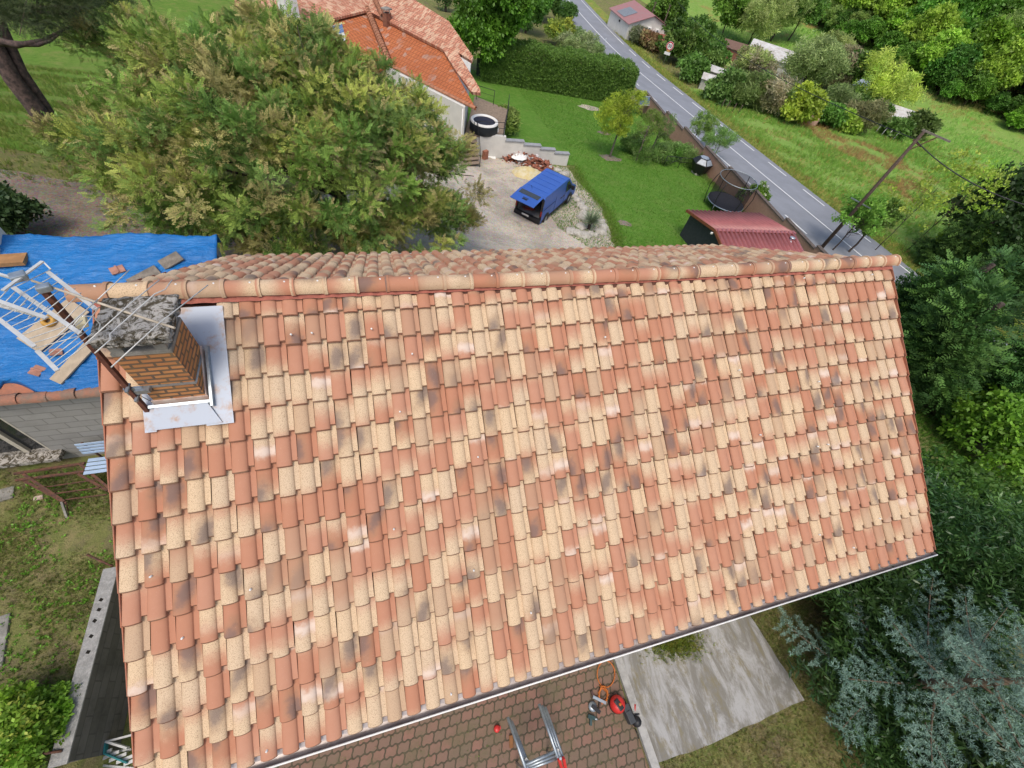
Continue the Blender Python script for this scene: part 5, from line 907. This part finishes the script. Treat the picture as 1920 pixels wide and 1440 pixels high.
# blue cedar
def cedar(base,h,rad,seed,label,nb=46):
    rg=np.random.default_rng(seed); t=thing('blue_cedar',label,'tree',base); mb=MB(); mb.tube([(0,0,-.3),(.05,0,h*.5),(0,.05,h)],[.11,.07,.015],8); P=[];D=[]
    for k in range(nb):
        f=(k+.5)/nb; z=h*(.12+.86*f); a=k*2.4+rg.normal(0,.2); L=rad*(1-f)**.75*rg.uniform(.75,1.15)+.15; d=V3(math.cos(a),math.sin(a),0); pts=[V3(0,0,z)+d*L*s+V3(0,0,L*(.05*s+.22*s*s)) for s in np.linspace(0,1,7)]
        mb.tube(pts,list(np.linspace(.026,.004,7)),5); sd_=V3(-d[1],d[0],0)
        for s in np.linspace(.12,1,11):
            o=pts[0]+(pts[-1]-pts[0])*s; o[2]=z+L*(.05*s+.22*s*s)
            for sg in (-1,1):
                l2=L*.36*(1.15-s*.8)*rg.uniform(.5,1.2); dd=unit(d*.75+sd_*sg*rg.uniform(.6,1.1)+V3(0,0,rg.uniform(-.15,.35)))
                n=max(2,int(l2/.035)); P+=[o+dd*l2*j/n for j in range(n+1)]; D+=[dd+V3(0,0,.8)]*(n+1)
        P+=[p+rg.normal(0,.01,3) for p in pts[2:] for _ in range(2)]; D+=[d+V3(0,0,.7)]*(2*len(pts[2:]))
    P=np.array(P)+rg.normal(0,.012,(len(P),3)); n=len(P); c=np.array([(.135,.215,.165),(.165,.245,.195),(.10,.17,.13)])[rg.integers(0,3,n)]*(1+rg.normal(0,.12,(n,1)))
    V,F,cc=scatter(*sprig_t(9,.16,.9,1.0,seed=4),P,unit(np.array(D)+rg.normal(0,.4,(n,3))),unit(rg.normal(size=(n,3))),.062*rg.uniform(.7,1.3,n),np.clip(c,0,1)); npmesh('needles',V,F,NEEDLE,t,cols=cc); mb.done('trunk',mat('cedar_bark',(.20,.14,.09),.9,.4,9),t,world=False); return t
cedar(gp(1592,1285),4.7,2.35,11,'blue grey cedar with drooping needle branches, at the bottom right',34)
cz=gp(1985,700); cedar(cz,6.0,3.4,12,'pale blue cedar reaching in at the right edge beside the dark conifers',34)
# conifers and trees at the right, this side of the road
CON=[(.036,.082,.018),(.05,.108,.023),(.028,.062,.016),(.07,.135,.03)]
def conifer(label,x,y,h,r,seed,pal=CON,group='dark conifers at the right'):
    bl=[(0,0,h*f,r*(1-f*.72),h*.13) for f in (.16,.3,.44,.58,.72,.86)]; return tree('conifer',label,'tree',V3(x,y,H(x,y)),h*.95,bl,120,46,r*.30,FAN,.52,pal,r=.2,seed=seed,lm=NEEDLE,group=group,flat=.5,up=.15,tip=((.07,.135,.025),.12))
for x,y,h,r,lab in ((29.5,2.8,6.2,2.6,'dark conifer just right of the tiled gable end'),(33.0,5.6,6.4,2.5,'dark conifer behind the gable, between the house and the road'),(33.2,0.2,6.6,2.6,'dark conifer at the right edge, middle height, above the bright shrub'),(48.5,13.5,5.0,2.4,'green conifer across the road, right of the ridge end'),(52,11.5,5.5,2.5,'green conifer across the road behind the ridge end conifer'),(46.8,9.0,5.5,2.3,'dark conifer across the road near the right edge')): conifer(lab,x,y,h,r,int(x*7+y))
BRI=[(.115,.225,.020),(.15,.27,.03),(.09,.19,.018)]
shrub('bright_shrub','bright lime green leafy shrub at the right edge beside the road',0,0,3.0,2.3,BRI,SPRIG5,.34,70,36,41,base=V3(30.2,-1.6,H(30.2,-1.6)))
shrub('round_shrub','mid green shrub below the lime shrub at the right edge',0,0,2.6,2.2,[(.055,.125,.016),(.075,.16,.02)],SPRIG5,.28,70,36,42,base=V3(25.5,-4.6,H(25.5,-4.6)))
shrub('round_shrub','green shrub spilling over the grass slope behind the dark laurels',0,0,2.2,2.2,[(.05,.11,.016),(.07,.14,.02)],SPRIG5,.24,60,36,43,base=V3(21.5,-4.4,H(21.5,-4.4)))
shrub('ivy_mass','huge dark ivy covered tree at the right edge below the cable',0,0,8.0,4.0,[(.025,.055,.012),(.04,.08,.018),(.018,.04,.01)],SPRIG5,.5,130,40,44,base=gp(1800,500),cat='tree',r_=.3)
shrub('lime_tree','yellow green tree between the dark ivy tree and the conifers',0,0,5.0,2.0,[(.16,.27,.02),(.20,.30,.03)],SPRIG5,.42,40,28,45,base=gp(1760,500),cat='tree',r_=.1)
def sparse(label,px,py,h,r,pal,seed,nc=34,per=10,size=.30,tm=SPRIG5,group=None,name='young_tree',br=PALEBARK,lean=(0,0),rt=.06,cat='tree'):
    b=gp(px,py); rr=random.Random(seed); bl=[(lean[0]+rr.uniform(-.4,.4)*r,lean[1]+rr.uniform(-.4,.4)*r,h*f,r*k,h*.16) for f,k in ((.45,.6),(.62,.85),(.78,.8),(.9,.5))]
    return tree(name,label,cat,b,h*.75,bl,nc,per,r*.22,tm,size,pal,r=rt,seed=seed,group=group,bark=br,nl=22,lean=lean,cvar=.12)
YG=[(.26,.34,.03),(.22,.30,.03),(.30,.36,.045)]
sparse('small yellow green tree alone on the lawn with a forked trunk',1143,295,5.0,1.7,YG,51,90,22,.26,LONG,rt=.09)
sparse('thin young tree with sparse pale leaves in the long grass right of the yellow tree',1215,298,4.0,1.1,[(.13,.20,.05),(.11,.18,.05)],52,30,12,.22,LONG)
sparse('thin young tree in front of the solar panel',1192,302,4.0,1.2,[(.13,.22,.04),(.16,.24,.05)],53,40,14,.22,LONG)
sparse('feathery light green shrub on the roadside behind the brick wall',1298,268,2.8,1.5,[(.14,.25,.05),(.18,.29,.06)],54,50,20,.26,LONG,rt=.04)
sparse('feathery green shrub on the roadside, nearer than its neighbour, above the barbecue',1335,300,2.8,1.6,[(.12,.20,.05),(.15,.24,.06)],55,50,18,.26,LONG,rt=.04)
sparse('sparse young tree beside the utility pole with thin leaves',1560,470,4.2,1.8,[(.13,.25,.035),(.16,.28,.04)],56,44,16,.30,SPRIG5,br=BARK)
sparse('leaning ivy trunk tree at the roadside right of the utility pole',1590,474,4.0,1.0,[(.08,.15,.025),(.10,.18,.03)],57,30,24,.26,SPRIG5,br=BARK,lean=(.5,.3),rt=.09)
for i,(x,y,h,lab) in enumerate(((1640,470,7.5,'tall sparse yellow leaved tree behind the utility pole'),(1700,470,7.5,'tall sparse yellow leaved tree farther right under the cable'),(1760,440,6.0,'small sparse yellow leaved tree under the cable, near the dark ivy tree'))): sparse(lab,x,y,h,3.0,[(.20,.30,.03),(.24,.32,.04),(.27,.33,.05)],60+i,40,6,.34,SPRIG5,br=BARK,rt=.035)
b=gp(1398,392); shrub('rose_bush','white flowering rose bush beside the trampoline',0,0,2.2,1.1,[(.10,.21,.025),(.13,.25,.03)],SPRIG5,.24,36,26,70,base=b,tip=((.72,.70,.60),.05))
for i,(x,y,h,r) in enumerate(((1180,285,1.2,1.2),(1205,305,1.2,1.3),(1235,300,1.0,1.2),(1255,290,1.1,1.2),(1275,300,1.2,1.1),(1292,315,1.3,1.0))): shrub('tall_weeds','clump of tall pale weeds in the bed along the brick wall',x,y,h,r,[(.12,.21,.05),(.16,.24,.07),(.09,.18,.03)],WISP if i%2 else LONG,.4,30,26,80+i,group='tall weeds along the brick wall',cat='weeds',r_=.02)
b=gp(1103,430); yk=thing('yucca_plant','spiky grey green yucca in the ring of pale stones','plant',b); n=90; rg=np.random.default_rng(9); a=rg.uniform(0,6.28,n); el=rg.uniform(.0,1.2,n); D=np.column_stack([np.cos(a)*np.cos(el),np.sin(a)*np.cos(el),np.sin(el)]); V,F,c_=scatter(*leaf_t(.09,.02),np.tile(V3(0,0,.55),(n,1)),D,np.tile(V3(0,0,1),(n,1))+D[:,::-1]*.1,rg.uniform(.7,1.05,n),np.array([(.16,.21,.12)])*(1+rg.normal(0,.15,(n,1)))); npmesh('crown',V,F,LEAF,yk,cols=c_); mb=MB(); mb.tube([(0,0,-.1),(0,0,.6)],[.13,.09],8); mb.done('trunk',BARK,yk,world=False)
b=gp(950,250); shrub('grass_shrub','tall pale green grasses beside the hot tub railing',0,0,1.9,1.0,[(.14,.22,.04),(.18,.25,.06)],LONG,.5,30,26,90,base=b,cat='grasses',r_=.02)
# the clipped hedge
hA,hB=gp(900,152),gp(1174,199); hz0=min(hA[2],hB[2]); hd=unit((hB-hA)*V3(1,1,0)); hn=V3(-hd[1],hd[0],0); hL=np.linalg.norm((hB-hA)[:2]); hw_,hh_=2.6,3.3
hg=thing('clipped_hedge','long dark green clipped hedge with a flat top between lawn and road','hedge',hA); rng=np.random.default_rng(31); n=26000
u=rng.uniform(0,hL,n); f=rng.random(n); side=f<.55; top_=(f>=.55)&(f<.85); v=np.where(side,0,np.where(top_,rng.uniform(0,hw_,n),rng.uniform(0,hw_,n))); w_=np.where(side,rng.uniform(0,1,n),np.where(top_,1,rng.uniform(0,1,n))); u=np.where(f>=.92,hL,u)
zb_=np.array([H(*(hA+hd*x)[:2]) for x in np.linspace(0,hL,40)]); zg=np.interp(u,np.linspace(0,hL,40),zb_)-hA[2]; bump=.12*np.sin(u*1.3)+.08*np.sin(u*3.1+v); P=hd*u[:,None]+hn*v[:,None]; P[:,2]=zg+w_*(hh_+.02*u)+bump*w_; P+=rng.normal(0,.09,(n,3)); nn=np.where(side[:,None],-hn,np.where(top_[:,None],V3(0,0,1),hd)); D=unit(nn*.7+rng.normal(0,.6,(n,3))+V3(0,0,.3))
c_=np.array([(.10,.195,.032),(.13,.24,.042),(.08,.16,.028)])[rng.integers(0,3,n)]*(1+rng.normal(0,.15,(n,1))); V,F,c_=scatter(*SPRIG,P,D,unit(rng.normal(size=(n,3))),.26*rng.uniform(.7,1.2,n),np.clip(c_,0,1)); npmesh('foliage',V,F,LEAF,hg,cols=c_)
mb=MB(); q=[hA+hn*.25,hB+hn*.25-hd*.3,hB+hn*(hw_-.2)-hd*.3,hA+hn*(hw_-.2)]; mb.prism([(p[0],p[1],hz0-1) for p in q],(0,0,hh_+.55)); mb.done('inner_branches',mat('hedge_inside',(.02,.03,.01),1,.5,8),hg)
# trees behind the neighbour's garden
def bigtree(label,px,py,h,r,pal,seed,tm=SPRIG5,size=.5,nc=110,per=34,cat='tree',name='broadleaf_tree',**k):
    b=gp(px,py); rr=random.Random(seed); bl=[(rr.uniform(-.5,.5)*r,rr.uniform(-.5,.5)*r,h*rr.uniform(.3,.78),r*.6,h*.24) for _ in range(7)]+[(0,0,h*.5,r*.78,h*.40)]
    return tree(name,label,cat,b,h*.6,bl,nc,per,r*.22,tm,size,pal,r=h*.02,seed=seed,nl=14,**k)
bigtree('bright green walnut tree at the left end of the clipped hedge',908,140,9.0,4.4,[(.085,.19,.018),(.11,.235,.024),(.065,.155,.015)],101,nc=150,size=.55)
bigtree('green tree behind the walnut at the top of the photo',985,62,8,3.6,[(.07,.16,.02),(.09,.19,.025)],102)
bigtree('tall green shrubby tree beside the road above the hedge',1015,40,7,3.0,[(.06,.13,.02),(.085,.17,.03)],103)
shrub('yellow_shrub','yellowing shrub beside the road above the hedge',1043,85,3.4,2.4,[(.26,.27,.04),(.20,.24,.04),(.14,.2,.03)],SPRIG5,.4,50,24,104)
shrub('green_shrub','dark green shrub beside the road behind the yellowing shrub',1052,40,3.0,2.2,[(.06,.13,.02),(.08,.16,.03)],SPRIG5,.4,50,24,105)
for i,(x,y) in enumerate(((1075,92),(1095,105),(1062,105),(1110,118))): shrub('pampas_grass','clump of pale feathery reeds between the hedge and the road',x,y,2.4,1.6,[(.25,.29,.14),(.20,.26,.10),(.16,.24,.07)],LONG,.6,26,22,110+i,group='reeds behind the hedge',cat='reeds',r_=.02)
shrub('fan_palm','dark drooping palm behind the salmon roof',835,22,4,1.6,[(.05,.10,.02),(.09,.12,.04)],LONG,.8,24,18,115,cat='palm',r_=.2)
# meadow side: named trees and bushes
W_=[(.20,.25,.075),(.17,.22,.06),(.24,.28,.09)]; BARE=[(.20,.17,.10),(.24,.21,.13),(.17,.16,.08)]
L_T=[('broadleaf_tree','dense green tree behind the cream building at the top',1243,62,7,4.2,[(.06,.125,.016),(.085,.16,.022)],SPRIG5),
('dense_bush','large dense dark green bush right of the cream building',1270,118,5.6,4.4,[(.045,.10,.014),(.065,.135,.018),(.09,.15,.03)],SPRIG5),
('dense_bush','dense green bush merging with the large dark bush on its right',1305,110,5.0,4.2,[(.055,.115,.018),(.075,.14,.025)],SPRIG5),
('broadleaf_tree','rounded bright green tree at the left end of the meadow trees',1350,72,8,4.2,[(.08,.165,.02),(.10,.19,.025)],SPRIG5),
('willow_tree','tall pale yellow green willow left of the white greenhouse',1398,92,9.5,5.0,W_,LONG),('willow_tree','pale willow behind the white greenhouse',1445,78,9.5,4.6,[(.16,.22,.06),(.19,.25,.075)],LONG),
('broadleaf_tree','darker green tree right of the pale willows',1478,78,8.5,4.2,[(.06,.13,.02),(.08,.16,.025)],SPRIG5),
('bare_tree','bare twiggy tree with few yellow leaves in front of the white greenhouse',1392,180,6,3.6,BARE+W_,LONG),
('willow_tree','wide pale willow over the right part of the white greenhouse',1492,178,8.5,5.0,[(.15,.20,.07),(.18,.23,.08)],LONG),('willow_tree','slim yellow green willow beside the wide pale willow',1518,160,8.0,3.2,W_,LONG),
('bare_tree','brownish bare tree next to the ivy column',1540,180,7.5,3.4,BARE,LONG),('ivy_column','tall narrow dark ivy covered tree left of the white cabin',1556,188,7.5,2.0,[(.045,.10,.016),(.06,.12,.02)],SPRIG5),
('yellow_willow','round bright yellow willow right of the white cabin',1628,218,8.5,4.6,[(.25,.30,.045),(.29,.33,.06),(.22,.28,.05)],LONG),
('yellow_bush','bright yellow green bush at the edge of the meadow',1478,228,4.6,3.2,[(.22,.29,.03),(.18,.26,.03)],SPRIG5),('twiggy_bush','grey twiggy bush left of the yellow bush',1440,215,4.2,2.8,BARE+[(.12,.18,.05)],LONG),
('dark_bush','dark green bush between the yellow bush and the pink tank',1508,222,3.0,2.4,[(.04,.09,.016),(.055,.11,.02)],SPRIG5),('green_bush','green bush right of the pink tank',1540,236,2.6,2.0,[(.09,.17,.03),(.07,.15,.02)],SPRIG5),
('yellow_bush','small yellow green bush in front of the brown bush',1572,244,2.4,1.8,[(.20,.28,.04),(.16,.25,.03)],SPRIG5),('brown_bush','round brownish bush beside the pale barn',1602,246,3.8,2.8,[(.16,.16,.07),(.13,.15,.05)],LONG),
('green_bush','green bush between the white cabin and the brown bush',1585,212,3.6,2.8,[(.07,.14,.025),(.09,.17,.03)],SPRIG5),('grey_bush','grey green bush below the white cabin',1550,214,3.6,2.8,[(.13,.18,.06),(.11,.16,.05)],LONG),
('green_bush','green bush at the right end of the white cabin',1622,230,3.2,2.4,[(.06,.13,.02),(.08,.15,.03)],SPRIG5),('cone_bush','dark cone shaped bush at the right end of the plots',1700,256,3.6,2.2,[(.06,.10,.02),(.08,.12,.03)],SPRIG5),('green_bush','low green bush in front of the pale barn',1668,258,2.2,1.8,[(.08,.16,.03)],SPRIG5),
('green_bush','leafy bush between the road sign and the white hut',1290,150,3.0,2.6,[(.08,.16,.03),(.06,.13,.02)],SPRIG5),('green_bush','dark bush in front of the white hut by the road',1345,190,3.4,2.6,[(.06,.12,.025),(.08,.14,.03)],SPRIG5),('twiggy_bush','twiggy bush at the roadside plot right of the white hut',1372,196,3.6,2.6,[(.12,.17,.05),(.10,.15,.04)],LONG),('russet_bush','russet bush in front of the cream building porch',1214,92,2.2,1.8,[(.20,.12,.06),(.15,.13,.05)],SPRIG5),('grey_bush','small grey bush under the cream building wall',1196,84,1.8,1.4,[(.14,.14,.09),(.11,.13,.06)],LONG),
('green_bush','bush left of the white greenhouse roof',1318,128,3.4,2.8,[(.07,.14,.025),(.10,.16,.035)],SPRIG5),('weedy_bush','pale bush by the roadside plot near the stakes',1412,205,2.6,2.2,[(.14,.20,.06)],LONG)]
for i,(nm,lab,x,y,h,r,pal,tm) in enumerate(L_T): bigtree(lab,x,y,h,r,[tuple(v*1.25 for v in p) for p in pal],200+i,tm,.75 if tm is SPRIG5 else .85,60 if r<3 else 90,22,name=nm,cat='bush' if 'bush' in nm else 'tree')
# the wooded slope: seven kinds, copied
KINDS=[('bright spring green tree on the wooded slope',[(.10,.21,.018),(.13,.25,.024)]),('mid green tree on the wooded slope',[(.065,.15,.018),(.085,.18,.022)]),('dark green tree on the wooded slope',[(.04,.095,.014),(.055,.12,.018)]),('pale green tree on the wooded slope',[(.15,.21,.05),(.13,.19,.045)]),('yellow green tree on the wooded slope',[(.17,.26,.03),(.14,.23,.025)]),('grey brown leafless tree on the wooded slope',[(.16,.15,.09),(.12,.14,.06)])]
protos=[]
for i,(lab,pal) in enumerate(KINDS): protos.append(bigtree(lab,1700,120-i,14,5.6,[tuple(v*1.35 for v in p) for p in pal],300+i,LONG if i in (3,5) else SPRIG5,1.15,130,26,name='woodland_tree',group=lab.replace('tree','trees')))
rg=random.Random(77); EX=[1420,1500,1560,1620,1690,1780,1930,2200]; EY=[-25,38,66,100,150,196,252,330]; used=set(); spots_=[]
yy=-150
while yy<330:
    xx=1395+rg.uniform(0,30)
    while xx<2150:
        px,py=xx+rg.uniform(-14,14),yy+rg.uniform(-9,9)
        if py<np.interp(px,EX,EY)-3: spots_.append((px,py))
        xx+=46 if yy>40 else 40
    yy+=24 if yy>20 else 20
for px,py in spots_:
    g=gp(px,py)
    if np.linalg.norm(g-CAM)>420 or g[0]>330: continue
    k=rg.choices(range(6),[.27,.27,.16,.12,.12,.06])[0]
    o=protos[k] if k not in used else copytree(protos[k]); used.add(k); o.location=tuple(g); o.rotation_euler=(0,0,rg.uniform(0,6.28)); sc=rg.uniform(.62,1.0)*(1 if py<np.interp(px,EX,EY)-14 else .8); o.scale=(sc,sc,sc*rg.uniform(.85,1.2))
for i in range(46):
    px=rg.uniform(1400,1990); py=float(np.interp(px,EX,EY))-rg.uniform(-6,14); o=copytree(protos[rg.choice([0,1,1,2,3])]); o.name='edge_bush'; o.location=tuple(gp(px,py)); sc=rg.uniform(.25,.42); o.scale=(sc*1.2,sc*1.2,sc); o.rotation_euler=(0,0,rg.uniform(0,6)); tag(o,'low leafy bush along the lower edge of the wooded slope','bush','bushes along the edge of the wood')
# ---------------------------------------------------------------- grass and weeds (uncountable)
TUFT=([(-.05,0,0),(.05,0,0),(.02,.9,.25),(-.01,1,.25),(.02,0,.06),(.1,0,0),(.30,.75,.1),(.27,.8,.1),(-.1,0,-.03),(-.02,0,.02),(-.25,.7,-.1),(-.28,.68,-.1)],[(0,1,2,3),(4,5,6,7),(8,9,10,11)])
def grass(name,n,region,size,pal,seed,pw=None,lm=LEAF,off=0,tm=TUFT,clump=None,patch=None):
    rg=np.random.default_rng(seed); P=[]
    while len(P)<n:
        x,y=region(rg)
        if clump and mnoise.noise((x*clump,y*clump,seed))<rg.uniform(-.35,.25): continue
        P.append((x,y,HG(x,y)+off))
    P=np.array(P); c=np.array(pal)[rg.choice(len(pal),n,p=pw)]*(1+rg.normal(0,.16,(n,1))); 
    if patch: k=np.array([mnoise.noise((x*patch[0],y*patch[0],3.3))+.5*mnoise.noise((x*patch[0]*3,y*patch[0]*3,1)) for x,y,_ in P])>patch[1]; c[k]=np.array(patch[2])*(1+rg.normal(0,.18,(k.sum(),1)))
    V,F,c=scatter(*tm,P,unit(rg.normal(0,.35,(n,3))*V3(1,1,.2)+V3(0,0,1)),unit(rg.normal(size=(n,3))*V3(1,1,.05)),size*rg.uniform(.5,1.4,n),np.clip(c,.005,1))
    o=npmesh(name,V,F,lm,cols=c); o['kind']='stuff'; return o
U=lambda a,b,c,d: (lambda rg: (rg.uniform(a,b),rg.uniform(c,d)))
YARD=[(.13,.19,.035),(.10,.16,.028),(.20,.20,.06),(.24,.20,.10)]
grass('yard_grass',26000,U(-7.5,-2.45,-6,1.3),.075,YARD,1,clump=.9); grass('yard_weeds',2600,U(-7.2,-2.5,-5.5,1.2),.065,[(.10,.22,.02),(.13,.26,.03)],2,clump=1.1,tm=SPRIG5)
SLABP=[(7.0,-4.4),(9.5,-4.4)]+[tuple(gpz(x,y,0)[:2]) for x,y in ((1400,1150),(1506,1313),(1240,1430))]+[(7.0,-9)]
def inside(x,y,P): return sum(((a[1]>y)!=(b[1]>y)) and x<(b[0]-a[0])*(y-a[1])/(b[1]-a[1])+a[0] for a,b in zip(P,P[1:]+P[:1]))%2==1
def dryr(rg):
    while 1:
        x,y=rg.uniform(7.3,15.5),rg.uniform(-12,-3.8)
        if not inside(x,y,SLABP): return x,y
grass('dry_grass',46000,dryr,.085,[(.26,.22,.09),(.20,.19,.06),(.13,.18,.035),(.30,.25,.13)],3,)
grass('slab_moss',1400,lambda rg: tuple(gpz(1265+rg.normal(0,26),1208+rg.normal(0,14),.05)[:2]),.10,[(.17,.20,.03),(.22,.21,.04),(.12,.17,.03)],4,off=.05)
grass('paver_weeds',900,U(1,7.0,-9,-4.8),.05,[(.12,.20,.03),(.15,.2,.05)],5,off=.03,clump=1.6)
grass('slope_grass',26000,U(15,33,-7,4.5),.20,[(.07,.17,.02),(.10,.20,.025),(.06,.13,.02)],6,clump=.4)
grass('lawn_tufts',42000,lambda rg: (lambda x: (x,rg.uniform(10+max(0,(19-x))*1.6,26.8 if x<19.6 else 47)))(rg.uniform(14.5,32.6)),.11,[(.085,.20,.02),(.11,.23,.028),(.07,.17,.016)],7,off=.03)
grass('verge_tufts',9000,lambda rg: (lambda y: (RX(y)+4.4+rg.exponential(1.4),y))(rg.uniform(-5,95)),.34,[(.18,.25,.045),(.25,.27,.07),(.14,.23,.035),(.32,.27,.07)],8)
grass('meadow_grass',42000,lambda rg: (lambda y: (RX(y)+6+rg.uniform(0,42),y))(rg.uniform(2,58)),.42,[(.15,.29,.04),(.19,.31,.055),(.13,.25,.035),(.22,.31,.07),(.36,.19,.07)],9,pw=[.3,.27,.22,.15,.06],clump=.25,patch=(.085,.34,(.30,.20,.075)))
grass('track_grass',24000,U(-19,-2,13.6,36),.19,[(.14,.22,.03),(.20,.22,.06),(.10,.18,.025)],10,clump=.6)
grass('far_meadow_grass',26000,lambda rg: (rg.uniform(74,142),rg.uniform(8,100)),.55,[(.17,.31,.05),(.20,.33,.06),(.15,.28,.04),(.24,.33,.08)],19,clump=.08,patch=(.05,.45,(.28,.24,.08)))
def edge(rg,L):
    i=rg.integers(0,len(L)-1); t=rg.random(); a,b=L[i],L[i+1]; return (a[0]+(b[0]-a[0])*t+rg.normal(0,.28),a[1]+(b[1]-a[1])*t+rg.normal(0,.28))
LE=[(14.8,11.5),(18.2,15.3),(18.9,17.8),(19.3,20.5),(18.9,23.5),(19.5,27.0)]; grass('edge_weeds',3200,lambda rg: edge(rg,LE),.16,[(.13,.24,.03),(.18,.25,.06),(.10,.19,.02)],11,off=.03)
WE=[(WXf(y)-.35,y) for y in (12,18,24,30,36,44)]; grass('wall_weeds',3000,lambda rg: edge(rg,WE),.30,[(.12,.22,.04),(.16,.24,.06),(.09,.17,.03)],12)
